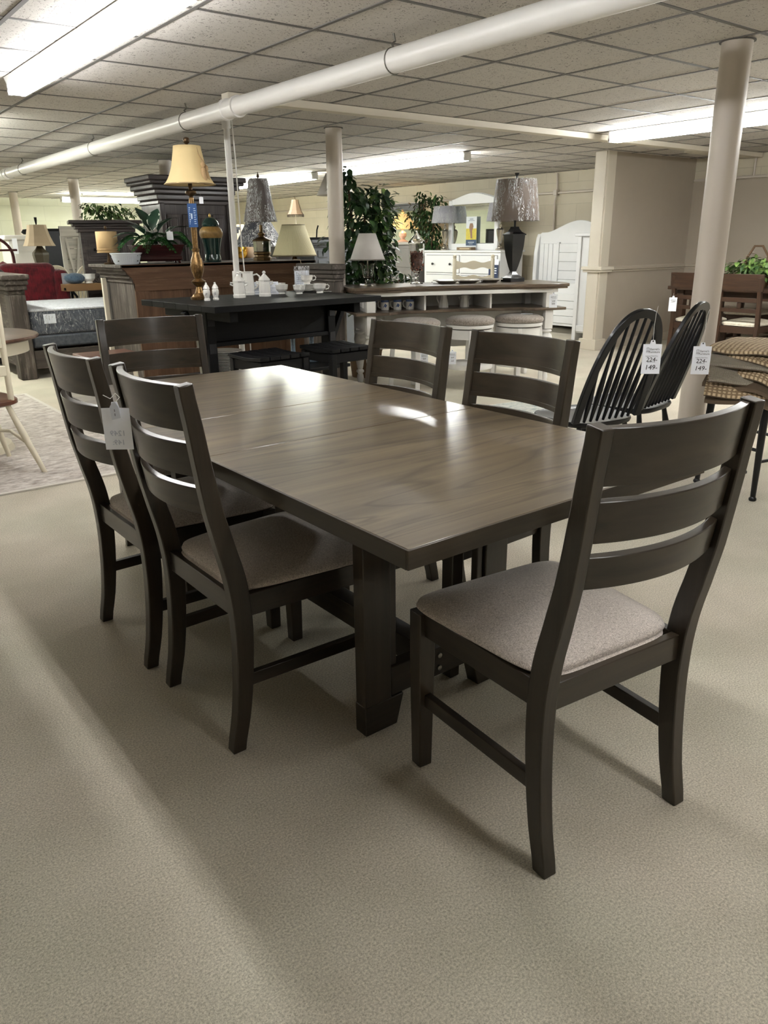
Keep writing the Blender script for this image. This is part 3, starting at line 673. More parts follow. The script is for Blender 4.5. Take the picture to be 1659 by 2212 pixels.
# ================================================================= PUB TABLE AND WHAT STANDS ON IT
BK = woodset('black_rubbed_paint', dark=(5, 5, 6), light=(22, 22, 23), rough=.55, coat=.06, contrast=1.0, bump=.15, spec=.15)
PT = thing('counter_table', 'black counter-height table with plank top and angled brackets', 'table', (2.93, 5.13, 0), R(4))
for k in range(6):
    y0 = -.43+k*.175
    MB().bx(-.71, .71, y0+.0008, y0+.1742, .874, .914).build('top_plank', BK['x'], PT, bevel=.002)
for s in (-1, 1):
    MB().bx(s*.53-.035, s*.53+.035, -.05, .05, 0, .874).build('post', BK['z'], PT, bevel=.004)
    MB().bx(s*.53-.03, s*.53+.03, -.36, .56, .80, .872).build('top_arm', BK['y'], PT, bevel=.004)
    MB().bx(s*.53-.034, s*.53+.034, -.33, .33, .0, .06).build('foot_rail', BK['y'], PT, bevel=.006)
    MB().ribbon([(s*.555, 0, .56), (s*.70, 0, .86)], .05, .035, side=(0, 1, 0)).build('angled_bracket', BK['z'], PT, bevel=.003)
    for z in (.60, .79):
        MB().bx(s*.53-.026, s*.53+.026, -.056, -.05, z-.035, z+.035).build('mortise_plate', plain('dark_iron', (52, 52, 54), .5, metal=.6), PT, bevel=.002)
MB().bx(-.50, .50, -.02, .02, .64, .86).build('deep_rail', BK['x'], PT, bevel=.004)
MB().bx(-.51, .51, -.045, .045, .61, .64).build('rail_lip', BK['x'], PT, bevel=.003)
MB().bx(-.60, .60, -.18, .30, .37, .395).build('lower_shelf', BK['x'], PT, bevel=.003)
def slat_stool(label, x, y, rz):
    o = thing('slat_stool', label, 'stool', (x, y, 0), rz, 'black slatted stools at the black counter table')
    for k in range(5):
        x0 = -.2+k*.08
        MB().prism([(-.19, .612), (-.10, .604), (0, .600), (.10, .604), (.19, .612), (.19, .588), (0, .577), (-.19, .588)], 'yz', x0+.003, x0+.074).build('seat_slat', BK['y'], o, bevel=.003)
    for sx in (-1, 1):
        for sy in (-1, 1): MB().bx(sx*.17-.021, sx*.17+.021, sy*.16-.021, sy*.16+.021, 0, .58).build('leg', BK['z'], o, bevel=.003)
        MB().bx(sx*.17-.012, sx*.17+.012, -.14, .14, .515, .577).build('apron', BK['y'], o, bevel=.002)
        MB().bx(-.15, .15, sx*.16-.012, sx*.16+.012, .515, .577).build('apron', BK['x'], o, bevel=.002)
        MB().bx(sx*.17-.012, sx*.17+.012, -.14, .14, .17, .205).build('stretcher', BK['y'], o, bevel=.002)
    MB().bx(-.15, .15, -.012, .012, .17, .205).build('stretcher', BK['x'], o, bevel=.002)
    return o
slat_stool('black slatted stool at the right end of the black counter table', 3.13, 4.56, R(3))
slat_stool('black slatted stool in the middle, beside the stacked plates', 2.56, 4.54, R(5))
# plates and candlesticks on the lower shelf
china = plain('white_china', (232, 230, 224), .15, coat=.5); bluech = plain('blue_white_china', (140, 160, 178), .25, coat=.4, var=.5, vscale=60)
for i in range(15):
    z = .396+i*.0105
    big = i < 8
    r = .132 if big else (.118 if i < 13 else .135)
    lb = 'topmost plate of the stack under the black counter table' if i == 14 else 'white plate in the stack under the black counter table'
    one(MB().lathe([(.001, .004), (r*.55, .002), (r*.62, .003), (r*.95, .016), (r, .017), (r, .0195), (r*.94, .019), (r*.62, .008), (.001, .008)], n=40), 'plate', china, lb, 'plate', (2.56, 5.20, z), group='stack of plates on the shelf of the black counter table', smooth=50)
def candlestick(label, x, y):
    o = thing('candlestick', label, 'candlestick', (x, y, .396), group='blue and white candlesticks')
    MB().lathe([(.0, 0), (.052, 0), (.055, .008), (.045, .03), (.03, .05), (.022, .07), (.018, .10), (.018, .17), (.02, .19), (.028, .197), (.031, .21), (.024, .212), (.0, .205)], n=24).build('body', bluech, o)
    MB().lathe([(.030, .200), (.0325, .205), (.0325, .213), (.026, .214)], n=24).build('rim', china, o)
candlestick('blue and white candlestick, left one under the black counter table', 3.21, 5.30)
candlestick('blue and white candlestick, right one under the black counter table', 3.37, 5.28)
PZ = .9145
def onpub(x, y): return at(x, y, z=PZ)
# buffet lamp
gold = plain('antique_gold_leaf', (132, 104, 68), .32, metal=.9, var=.7, vscale=90, bump=1.0, bscale=70); goldd = plain('dark_bronze', (84, 66, 46), .4, metal=.8, var=.4, vscale=40)
shade_cream = plain('cream_silk_shade', (226, 202, 150), .8, var=.03)
p = Vector((2.495, 5.38, PZ))
L_ = thing('buffet_lamp', 'tall gilded buffet lamp with cream bell shade and tassels', 'lamp', p); L_.scale = (1.035, 1.035, 1.035)
MB().lathe([(0, 0), (.062, 0), (.064, .014), (.05, .024), (.046, .034), (.03, .045), (.022, .07), (.018, .085), (.035, .10), (.046, .112), (.05, .122), (.034, .133), (.024, .14), (.03, .155), (.042, .19), (.046, .22), (.040, .26), (.028, .29), (.022, .315), (.026, .322), (.026, .335), (.018, .34)], n=28).build('base', gold, L_)
MB().lathe([(.019, .34), (.021, .45), (.018, .60), (.016, .66)], n=20).build('stem', gold, L_)
MB().lathe([(.010, .66), (.014, .67), (.034, .682), (.038, .69), (.036, .70), (.022, .705), (.012, .71), (.014, .735), (.009, .80)], n=20, ).build('candle_cup', goldd, L_)
sh = MB().skin([[(r*(1-.018*abs(math.sin(4*a_+.6)))*math.cos(a_), r*(1-.018*abs(math.sin(4*a_+.6)))*math.sin(a_), z) for a_ in [2*PI*k/96 for k in range(96)]] for r, z in ((.170, .742), (.158, .752), (.143, .775), (.130, .80), (.119, .83), (.110, .86), (.102, .90), (.094, .94), (.089, .975))], cap=False)
sh.build('shade', shade_cream, L_, smooth=50, solid=.003)
MB().lathe([(.0885, .965), (.0895, .967), (.0895, .976), (.0875, .977)], n=16).build('top_trim', plain('taupe_braid', (150, 128, 96), .8), L_)
MB().lathe([(.168, .738), (.171, .742), (.168, .746)], n=32, cap=False).build('bottom_trim', MATS['taupe_braid'], L_)
MB().lathe([(.004, .978), (.006, .985), (.018, .995), (.022, 1.01), (.017, 1.025), (.005, 1.03)], n=16).build('finial', goldd, L_)
MB().tube([(0, 0, .80), (0, 0, .985)], .004, 6).build('harp', goldd, L_)
tas = plain('tan_tassel_thread', (186, 156, 116), .9, var=.3, vscale=200)
for i, (dx, dz) in enumerate(((.0, 0), (.034, -.022))):
    a = R(-70); r_ = .130+i*.006; bx_, by_ = (r_)*math.cos(a)+dx*.8, (r_)*math.sin(a)+dx*.6
    zb = .835+dz
    MB().lathe([(.022, -.075), (.023, -.07), (.014, .0), (.008, .006), (.014, .016), (.013, .034), (.003, .045)], (bx_, by_, zb), n=14).build('tassel', tas, L_)
    MB().tube([(.088*math.cos(a), .088*math.sin(a), .965), (.1*math.cos(a), .1*math.sin(a), .92), (bx_, by_, zb+.04)], .003, 6).build('cord', tas, L_)
blue = plain('deep_blue_card', (24, 74, 132), .5)
o = thing('hang_tag', 'blue printed card wrapped on the stem of the gilded buffet lamp', 'tag', tuple(p+Vector((-.012, -.03, .49))), R(-32))
MB().bx(-.034, .030, -.001, .001, 0, .155).build('card', blue, o, smooth=0)
m = MB().bx(-.014, -.004, -.0018, -.001, .055, .09)
for k in range(9): m.bx(-.026, -.022+.003*(k % 3), -.0018, -.001, .02+.013*k, .026+.013*k)
for k in range(8): m.bx(.006, .022-.004*(k % 2), -.0018, -.001, .022+.014*k, .026+.014*k)
m.build('printed_lines', plain('pale_print', (196, 210, 226), .6), o, smooth=0)
swing_tag('hang_tag', 'small blank white tag on the neck of the gilded buffet lamp', tuple(at(434, 424, Y=5.32)), R(-35), .028, .048, [(0, 0, 0), (-.002, .0, .012), (-.022, .03, .03)], kind='blank')
# shakers, sugar pots, pitcher, cups
def faceted(prof, n=10): return dict(prof=prof, n=n)
def shaker(label, q, nm='salt_shaker'):
    o = thing(nm, label, 'shaker', q, group='white china shakers')
    MB().lathe([(0, 0), (.021, 0), (.022, .012), (.017, .018), (.02, .03), (.025, .05), (.024, .068), (.019, .078), (.012, .084)], n=10).build('body', china, o, smooth=20)
    MB().lathe([(.021, .078), (.023, .082), (.02, .092), (.010, .108), (.006, .112), (.008, .118), (.003, .124)], n=10).build('lid', china, o, smooth=20)
    m = MB(); text_into(m, 'P' if 'pepper' in nm else 'S', .026, -.003, .036, y=-.0262, slant=.2); m.build('painted_letter', plain('grey_glaze', (96, 100, 110), .4), o, smooth=0); return o
shaker('white china shaker with painted letter, left one by the lamp', (2.475, 5.22, PZ), 'pepper_shaker').rotation_euler.z = R(-30)
shaker('white china shaker with painted letter, right one by the pole', (2.55, 5.235, PZ)).rotation_euler.z = R(-30)
def sugar(label, q, rz):
    o = thing('sugar_pot', label, 'pot', q, rz, 'white faceted lidded pots')
    MB().lathe([(0, 0), (.046, 0), (.048, .02), (.043, .026), (.046, .05), (.040, .105), (.042, .115), (.03, .116)], sq=10).build('body', china, o, smooth=15)
    MB().lathe([(.044, .114), (.046, .12), (.040, .128), (.02, .15), (.012, .158), (.009, .165), (.015, .173), (.006, .185)], sq=10).build('lid', china, o, smooth=15)
    for s in (-1, 1): MB().tube([(s*.040, 0, .105), (s*.062, 0, .107), (s*.064, 0, .095), (s*.043, 0, .085)], .0055, 8).build('handle', china, o)
sugar('white lidded sugar pot standing before the white pitcher', onpub(518, 643), R(-35))
sugar('white lidded sugar pot alone, right of the pitcher', onpub(573, 640), R(-35))
def pitcher(label, q, rz, s=1.0, gp=None):
    o = thing('pitcher', label, 'pitcher', q, rz)
    MB().lathe([(0, 0), (.048*s, 0), (.05*s, .02*s), (.045*s, .026*s), (.05*s, .06*s), (.045*s, .12*s), (.042*s, .165*s), (.047*s, .178*s), (.044*s, .178*s), (.038*s, .16*s), (.038*s, .02*s), (0, .012*s)], sq=10).build('body', china, o, smooth=15)
    MB().tube([(.043*s, 0, .15*s), (.07*s, 0, .158*s), (.092*s, 0, .14*s), (.092*s, 0, .10*s), (.07*s, 0, .06*s), (.047*s, 0, .045*s)], .007*s, 8).build('handle', china, o)
    MB().prism([(-.044*s, .16*s), (-.062*s, .18*s), (-.04*s, .178*s)], 'xz', -.012*s, .012*s).build('spout', china, o)
pitcher('white faceted china pitcher behind the first lidded pot', onpub(538, 637), R(-38), .98)
def cup(label, q, rz, s=1.0, mat=None, gp='white china cups'):
    o = thing('cup', label, 'cup', q, rz, gp)
    MB().lathe([(0, 0), (.026*s, 0), (.028*s, .006*s), (.024*s, .012*s), (.034*s, .02*s), (.046*s, .036*s), (.05*s, .066*s), (.052*s, .070*s), (.048*s, .070*s), (.043*s, .038*s), (.022*s, .016*s), (0, .014*s)], sq=14).build('bowl', mat or china, o, smooth=20)
    MB().tube([(.046*s, 0, .06*s), (.062*s, 0, .064*s), (.074*s, 0, .052*s), (.068*s, 0, .034*s), (.045*s, 0, .028*s)], .0042*s, 8).build('handle', mat or china, o)
cup('white china cup, first in the row, handle to the left', onpub(609, 635), R(150), 1.02)
cup('second white cup nested behind the first cup of the row', onpub(605, 630), R(165), .98)
cup('white china cup before the saucer stack', onpub(647, 635), R(-110), .98)
cup('rightmost white china cup on the black table', onpub(691, 633), R(-35), 1.02)
sp = onpub(664, 630)
for i in range(6):
    one(MB().lathe([(0, .002), (.04, .001), (.046, .002), (.072, .011), (.074, .013), (.07, .0125), (.044, .006), (0, .006)], n=32), 'saucer', china, 'white saucer in the stack on the black counter table', 'saucer', (sp.x, sp.y, PZ+i*.009), group='saucer stack on the black counter table', smooth=50)
cup('white china cup standing on top of the saucer stack', (sp.x, sp.y, PZ+.06), R(-35), 1.0)
one(MB().lathe([(0, 0), (.03, 0), (.042, .005), (.04, .007), (0, .004)], n=20), 'spoon_rest', china, 'small white dish edge peeping behind the rightmost cup', 'dish', onpub(706, 631), smooth=50)
# sign sleeves
clear = glassmat('clear_acrylic', (240, 244, 250), .05)
q = at(630, 637, z=PZ)
o = thing('sign_holder', 'clear plastic sleeve with a white card standing before the brown cabinet', 'sign', (3.52, 5.62, PZ), R(-20))
MB().bx(-.06, .06, .001, .0025, .01, .165).build('card', paper, o, smooth=0)
MB().bx(-.066, .066, -.002, -.0005, 0, .20).build('sleeve_front', filmmat('clear_sleeve_film', .06, .08, 30, .3), o, smooth=0)
MB().bx(-.066, .066, -.02, .02, 0, .008).build('foot', plain('clear_grey_plastic', (150, 154, 160), .2), o, bevel=.002)
m = MB()
for k in range(7): m.bx(-.045, .045-.02*(k % 3), -.0004, .0004, .03+.016*k, .034+.016*k)
m.build('printed_lines', faint, o, smooth=0)
o = thing('sign_card', 'white printed card standing behind the slim pole', 'sign', (3.12, 5.52, PZ), R(-25))
MB().bx(-.11, .10, 0, .003, 0, .095).build('card', paper, o, smooth=0)
m = MB()
for k in range(5): m.bx(-.09, .08-.03*(k % 2), -.0008, 0, .014+.016*k, .018+.016*k)
m.build('printed_lines', faint, o, smooth=0)

# ================================================================= BROWN CABINET SEEN FROM BEHIND
BR = woodset('bare_brown_back_board', dark=(72, 51, 38), light=(112, 84, 64), rough=.75, contrast=1.6, worn=(112, 88, 68), bump=.2)
GR = woodset('weathered_grey_wood', dark=(42, 36, 33), light=(94, 86, 80), rough=.65, contrast=1.1, worn=(116, 108, 101), bump=.35)
DG = woodset('dark_greyed_wood', dark=(36, 31, 31), light=(84, 75, 74), rough=.5, coat=.2, contrast=.9, bump=.2)
cb = thing('sideboard', 'weathered sideboard turned round to show its brown back boards', 'cabinet', (2.63, 7.0, 0))
Lc = 1.82; D_ = .74; CB_ = .995
MB().prism([(-.10, 1.125), (-.095, 1.10), (-.06, 1.07), (-.05, 1.045), (-.01, 1.01), (0, .98), (0, .93), (Lc, .93), (Lc, .98), (Lc+.05, 1.045), (Lc+.06, 1.07), (Lc+.10, 1.125)], 'xz', -.004, .01).build('back_crown_board', BR['x'], cb)
for off, z0, z1 in ((.012, .965, 1.005), (.035, 1.005, 1.04), (.06, 1.04, 1.075), (.09, 1.075, 1.10)):
    MB().bx(-off, Lc+off, 0.01, D_+off, z0, z1).build('crown_step', GR['y'], cb, bevel=.006)
MB().bx(-.11, Lc+.11, -.004, D_+.11, 1.098, 1.125).build('top', GR['x'], cb, bevel=.004)
MB().bx(0, .025, 0.01, D_, 0, .97).build('side_panel', GR['z'], cb, bevel=.003)
MB().bx(Lc-.025, Lc, 0.01, D_, 0, .97).build('side_panel', GR['z'], cb, bevel=.003)
MB().bx(.025, Lc-.025, D_-.03, D_, 0, .97).build('front_panel', GR['x'], cb)
x_ = 0
for i, w_ in enumerate((.13, .40, .10, .40, .10, .40, .10, .19)):
    fr = i % 2 == 0
    MB().bx(x_, x_+w_, -.014 if fr else .004, .012, 0.05, .97).build('back_stile' if fr else 'back_board', BR['z'], cb, bevel=.002)
    x_ += w_
MB().bx(0, Lc, -.016, .002, .90, 1.0).build('back_rail', BR['x'], cb, bevel=.002)
MB().bx(0, Lc, -.008, .002, 0, .1).build('back_rail', BR['x'], cb, bevel=.002)
CZ = 1.126
# cream post beside the cabinet
one(MB().bx(-.02, .02, -.02, .02, 0, 1.0), 'trim_board', trim_m, 'narrow cream upright board standing against the side of the brown cabinet', 'board', (2.585, 7.66, 0), bevel=.003)
# cord over the cabinet back
cdm = plain('clear_gold_cord', (170, 150, 120), .4)
o = thing('power_cable', 'lamp cord with inline switch hanging down the back of the brown cabinet', 'cord', (4.44-.05, 6.985, 0))
MB().tube([(-.03, .12, 1.132), (-.03, .0, 1.135), (-.028, -.012, 1.11), (-.005, -.012, 1.02), (.0, -.012, .85), (.0, -.012, .62)], .004, 6).build('cord', cdm, o)
MB().bx(-.018, .012, -.026, -.008, .99, 1.06).build('switch', white_gloss, o, bevel=.005)
pts = [(.0, -.012, .62)]
for k in range(40):
    a = k*.42; pts.append((-.05+.07*math.cos(a)*(1 if k < 22 else .6), -.016-.001*k, .54+.055*math.sin(a)))
MB().tube(pts+[(.02, -.05, .42)], .0035, 5).build('coiled_loops', cdm, o)
# bowl, planter, jar
ws = plain('white_glazed_ceramic', (222, 228, 234), .2, coat=.5)
o = thing('ceramic_bowl', 'white ribbed ceramic bowl with flared rim on the brown cabinet', 'bowl', (2.66, 7.2, CZ), group=None)
MB().lathe([(0, 0), (.10, 0), (.105, .006), (.118, .05), (.13, .082), (.142, .094), (.142, .099), (.135, .099), (.12, .08), (.10, .012), (0, .01)], n=48).build('bowl_wall', ws, o)
m = MB()
for k in range(44):
    a = 2*PI*k/44; m.tube([(.108*math.cos(a), .108*math.sin(a), .016), (.1265*math.cos(a), .1265*math.sin(a), .07)], .0022, 4)
tagit(m.build('ribs', ws, o), None)
m = MB()
for a in (R(-60), R(-150)): 
    for z in (.03, .075): m.lathe([(.006, -.003), (.008, 0), (.004, .004)], (.117*math.cos(a)+.004, .117*math.sin(a)-.004, z), n=8)
m.build('dark_studs', ink, o)
# leaf helpers
def leaf(mb, p, d, L, w, bend=.25, up=(0, 0, 1), n=4):
    d = Vector(d).normalized(); s = d.cross(Vector(up)); s = s.normalized() if s.length > .05 else Vector((1, 0, 0)); u = s.cross(d)
    rows = []
    for i in range(n+1):
        t = i/n; c = Vector(p)+d*L*t-u*bend*L*t*t; ww = w*math.sin(PI*min(1, t*.96+.03))**.75
        rows.append([tuple(c-s*ww+u*ww*.25), tuple(c), tuple(c+s*ww+u*ww*.25)])
    v = [q for r_ in rows for q in r_]; f = []
    for i in range(n):
        for j in range(2): f.append((i*3+j, i*3+j+1, (i+1)*3+j+1, (i+1)*3+j))
    mb.add(v, f)
def leafmat(name, a, b_, rough=.4):
    m, nt, b = newmat(name); tc = N(nt, 'ShaderNodeTexCoord'); n = N(nt, 'ShaderNodeTexNoise', _Scale=9.0, _Detail=3.0)
    nt.links.new(tc.outputs['Object'], n.inputs['Vector']); mx = N(nt, 'ShaderNodeMix', data_type='RGBA'); mx.inputs[6].default_value = (*s2l(a), 1); mx.inputs[7].default_value = (*s2l(b_), 1)
    rr = N(nt, 'ShaderNodeMapRange'); rr.inputs['From Min'].default_value = .35; rr.inputs['From Max'].default_value = .65
    nt.links.new(n.outputs['Fac'], rr.inputs['Value']); nt.links.new(rr.outputs[0], mx.inputs[0]); nt.links.new(mx.outputs[2], b.inputs['Base Color']); b.inputs['Roughness'].default_value = rough
    return m
lf_dark = leafmat('dark_green_leaf', (22, 44, 26), (58, 92, 44)); lf_fern = leafmat('fern_green', (30, 74, 40), (62, 116, 56)); lf_mid = leafmat('mid_green_leaf', (44, 74, 40), (104, 134, 72)); hosta = leafmat('hosta_green', (18, 44, 34), (34, 68, 50)); lf_lime = leafmat('light_green_leaf', (84, 122, 60), (140, 168, 92))
white_edge = plain('white_leaf_margin', (232, 236, 224), .5)
stemm = plain('brown_stem', (92, 70, 48), .8)
pot = thing('fern_planter', 'artificial fern and white-edged hosta in a dark red oblong planter', 'plant', (3.0, 7.32, CZ), R(-8))
wine = wood('wine_dark_wood', (34, 12, 14), (66, 26, 26), 'x', rough=.3, coat=.4)
MB().skin([[(-x, -y, z), (x, -y, z), (x, y, z), (-x, y, z)] for x, y, z in ((.19, .075, .02), (.215, .09, .035), (.21, .088, .06), (.20, .08, .07), (.235, .10, .155), (.245, .105, .165), (.235, .095, .165), (.22, .085, .14), (.19, .07, .13))]).build('planter_box', wine, pot, bevel=.003)
for sx in (-1, 1):
    for sy in (-1, 1): MB().lathe([(.008, 0), (.014, .008), (.01, .02)], (sx*.19, sy*.07, 0), n=10).build('foot', wine, pot)
MB().bx(-.225, .225, -.09, .09, .135, .16).build('moss', plain('grey_moss', (96, 92, 78), 1, var=.5, vscale=60, bump=1, bscale=80), pot)
random.seed(11)
for k in range(19):
    a = -PI/2+R(-100+200*k/14)+random.uniform(-.15, .15) if k < 14 else random.uniform(0, PI)
    Lf = random.uniform(.24, .34); m = MB(); P0 = Vector((random.uniform(-.08, .08), 0, .16)); pts = []
    hi = random.uniform(.10, .22)
    dirv = Vector((math.cos(a), math.sin(a)*.8, 0))
    for i in range(15):
        t = i/14; pts.append(P0+dirv*Lf*t+Vector((0, 0, hi*math.sin(t*2.0)-.16*t*t)))
    m.tube(pts, .0022, 4)
    for i in range(1, 15):
        p_ = pts[i]; d_ = (pts[i]-pts[i-1]).normalized(); sd = d_.cross(Vector((0, 0, 1))).normalized(); ll = .055*math.sin(PI*(i/15))**.6*(1-.3*i/15)
        for s_ in (-1, 1):
            for q_ in (0, .5): leaf(m, p_-d_*(Lf/14)*q_, sd*s_+d_*.35, ll*1.15, .0095, .3, n=2)
    m.build('fern_frond', lf_fern, pot, smooth=60)
for k, (a, el, Lh) in enumerate(((100, 62, .30), (150, 50, .28), (70, 70, .26), (195, 25, .26), (230, 38, .24), (265, 20, .22), (300, 55, .20), (20, 40, .26), (170, 8, .22))):
    dv = Vector((math.cos(R(a))*math.cos(R(el)), math.sin(R(a))*.5*math.cos(R(el)), math.sin(R(el))))
    P0 = Vector((-.03+.01*k*math.cos(R(a)), 0, .20)); P1 = P0+dv*.10
    m = MB(); m.tube([P0-Vector((0, 0, .05)), P0, P1], .003, 5); leaf(m, P1, dv, Lh*.85, .062, .55, n=7); m.build('hosta_leaf', hosta, pot, smooth=60)
    m = MB(); s = dv.cross(Vector((0, 0, 1))).normalized(); u = s.cross(dv); prev = None
    for sg in (-1, 1):
        ed = []
        for i in range(8):
            t = i/7; c = P1+dv*Lh*.85*t-u*.55*Lh*.85*t*t; ww = .062*math.sin(PI*min(1, t*.96+.03))**.75; wob = .004*math.sin(i*2.4+k)
            ed.append((c+s*sg*(ww+.001)+u*(ww*.25+.001+wob), c+s*sg*(ww*.80)+u*(ww*.2+.0025+wob)))
        v = [tuple(q_) for e_ in ed for q_ in e_]; m.add(v, [(2*i, 2*i+1, 2*i+3, 2*i+2) for i in range(7)])
    m.build('white_margin', white_edge, pot)
swing_tag('hang_tag', 'blank white tag hanging on the fern planter', tuple(at(366, 498, Y=7.14)), R(-25), .058, .082, [(0, 0, 0), (.0, .02, .02)], kind='blank')
gjm = plain('dark_green_glaze', (22, 52, 48), .12, coat=.8); band = plain('gold_floral_band', (150, 118, 66), .4, var=.6, vscale=40)
o = thing('ginger_jar', 'dark green lidded ginger jar with a gold band behind the slim pole', 'jar', (3.54, 7.26, CZ))
MB().lathe([(0, 0), (.078, 0), (.08, .02), (.075, .05), (.072, .07)], n=32).build('foot', gjm, o)
MB().lathe([(.072, .07), (.078, .12), (.09, .18), (.10, .22)], n=32).build('body', gjm, o)
MB().lathe([(.10, .22), (.112, .25), (.112, .275), (.10, .30), (.08, .32), (.072, .325)], n=32).build('painted_band', band, o)
MB().lathe([(.078, .325), (.082, .34), (.07, .37), (.045, .40), (.014, .41)], n=32).build('lid', gjm, o)
MB().lathe([(.010, .41), (.013, .42), (.008, .435), (.003, .445)], n=12).build('lid_knob', plain('brass', (180, 150, 90), .3, metal=1), o)
# drum lamp behind the bowl
o = thing('drum_lamp', 'small lamp with tan drum shade behind the white bowl', 'lamp', (2.60, 7.48, CZ))
MB().lathe([(0, 0), (.05, 0), (.05, .012), (.02, .02), (.012, .06), (.01, .13)], n=20).build('base', goldd, o)
MB().lathe([(.094, .10), (.093, .20), (.092, .285)], n=40, cap=False).build('shade', plain('tan_linen', (196, 166, 122), .85), o, solid=.003)
MB().lathe([(.097, .10), (.098, .105), (.097, .11)], n=40, cap=False).lathe([(.0965, .125), (.0975, .13), (.0965, .135)], n=40, cap=False).build('banding', plain('tan_band', (176, 146, 104), .8), o, solid=.002)
MB().lathe([(.003, .28), (.004, .30), (.013, .312), (.011, .33), (.003, .335)], n=12).build('finial', goldd, o)
MB().bx(-.09, .09, -.002, .002, .275, .28).build('spider', goldd, o)
# crystal lamp in wrapped grey shade
o = thing('crystal_lamp', 'mirrored glass block lamp with plastic-wrapped grey shade on the brown cabinet', 'lamp', (4.09, 7.26, CZ))
br_ = plain('antique_brass', (110, 88, 58), .35, metal=.9, var=.3, vscale=40); mir = plain('facet_mirror', (190, 190, 186), .08, metal=1)
MB().lathe([(0, 0), (.092, 0), (.094, .03), (.08, .04), (.078, .055), (.09, .062), (.09, .08), (.085, .085)], sq=8).build('base', br_, o, bevel=.002)
MB().lathe([(.086, .086), (.090, .19)], sq=8).build('mirrored_block', mir, o, bevel=.004)
MB().lathe([(.092, .19), (.094, .2), (.06, .215), (.03, .23), (.026, .24), (.036, .252), (.036, .262), (.02, .27), (.016, .28), (.016, .34)], sq=8).build('neck', br_, o)
MB().lathe([(.018, .34), (.018, .375)], n=14).build('socket', plain('white_socket', (200, 200, 205), .4), o)
MB().lathe([(.166, .372), (.15, .45), (.128, .55), (.10, .735), (.085, .765)], sq=10, cap=False).build('shade', plain('taupe_satin_shade', (92, 80, 76), .6), o, smooth=0, solid=.003)
MB().lathe([(.170, .368), (.152, .45), (.131, .55), (.103, .737), (.09, .772)], n=26, cap=False).build('plastic_wrap', filmmat(), o)
MB().lathe([(.004, .76), (.006, .775), (.014, .785), (.010, .80), (.004, .815), (.002, .83)], n=12).build('finial', goldd, o)
# ================================================================= GREY CARVED CABINET (angled crown) right of the brown one
o = thing('mantel_cabinet', 'weathered grey cabinet with stepped crown beside the saucer stack', 'cabinet', (3.99, 6.16, 0))
for off, z0, z1 in ((.055, 1.065, 1.115), (.04, 1.03, 1.065), (.022, .99, 1.03), (.01, .965, .99)):
    MB().bx(-off, .10, -.32-off*.8, .22, z0, z1).build('crown_step', GR['y'], o, bevel=.008)
MB().bx(0, .10, -.32, -.22, 0, .965).build('stile', GR['z'], o, bevel=.003); MB().bx(0, .10, .13, .22, 0, .965).build('stile', GR['z'], o, bevel=.003)
MB().bx(0.005, .10, -.22, .13, .86, .965).build('top_rail', GR['y'], o, bevel=.003)
MB().bx(0.03, .10, -.22, .13, 0, .70).build('lower_panel', GR['z'], o, bevel=.003)
m = MB()
for k in range(7): m.tube([(.04, -.19+.048*k, .70), (.04, -.19+.048*k, .86)], .008, 8)
m.build('turned_gallery', BK['z'], o)
MB().bx(.085, .10, -.22, .13, .70, .86).build('gallery_back', BK['y'], o)
# ================================================================= FAR LEFT: BED, ARMCHAIR, CHEST, ARMOIRE
bd = thing('bed', 'rustic grey-brown bed with plank footboard post and side rail', 'bed', (1.9, 8.44, 0))
MB().bx(0, .16, 0, .18, 0, .84).build('footboard_post', GR['z'], bd, bevel=.012)
for off, z0, z1 in ((.0, .84, .88), (.02, .88, .93), (.035, .93, .98), (.05, .98, 1.03)):
    MB().bx(-off, .16+off, -off, 1.62+off, z0, z1).build('footboard_cap', GR['y'], bd, bevel=.01)
MB().bx(.03, .13, .18, 1.44, .12, .84).build('footboard_panel', GR['y'], bd, bevel=.004)
MB().bx(0, .16, 1.44, 1.62, 0, .84).build('footboard_post', GR['z'], bd, bevel=.012)
MB().bx(.16, 1.70, .01, .05, .10, .28).build('side_rail', GR['x'], bd, bevel=.005)
MB().bx(.16, 1.70, 1.55, 1.59, .10, .28).build('side_rail', GR['x'], bd, bevel=.005)
MB().bx(1.70, 1.76, -.02, 1.64, 0, .95).build('headboard', GR['y'], bd, bevel=.01)
mt = fabric('grey_quilted_border', (58, 62, 72), (98, 102, 112), 160, bump=1.2); mtop = fabric('pale_grey_ticking', (196, 196, 204), (236, 236, 240), 90)
o = thing('mattress', 'plastic-wrapped mattress with pale top and dark grey border on the rustic bed', 'mattress', (2.08, 8.5, .30))
MB().bx(0, 1.50, 0, 1.46, .13, .365).build('side_border', mt, o, bevel=.03, seg=3)
MB().bx(0, 1.50, 0, 1.46, .362, .385).build('top_panel', mtop, o, bevel=.015, seg=3)
MB().bx(.13, .25, -.004, -.0015, .24, .335).build('law_label', paper, o, smooth=0)
MB().bx(-.006, 1.506, -.008, 1.47, .128, .392).build('plastic_wrap', filmmat('mattress_bag_film', .03, .2, 9, 1.0, .35), o, bevel=.03, seg=3)
one(MB().bx(0, 1.50, 0, 1.46, 0, .126), 'box_spring', fabric('grey_box_spring', (66, 70, 78), (92, 96, 104), 200), 'dark grey box spring beneath the plastic-wrapped mattress', 'box spring', (2.08, 8.5, .30), bevel=.02)
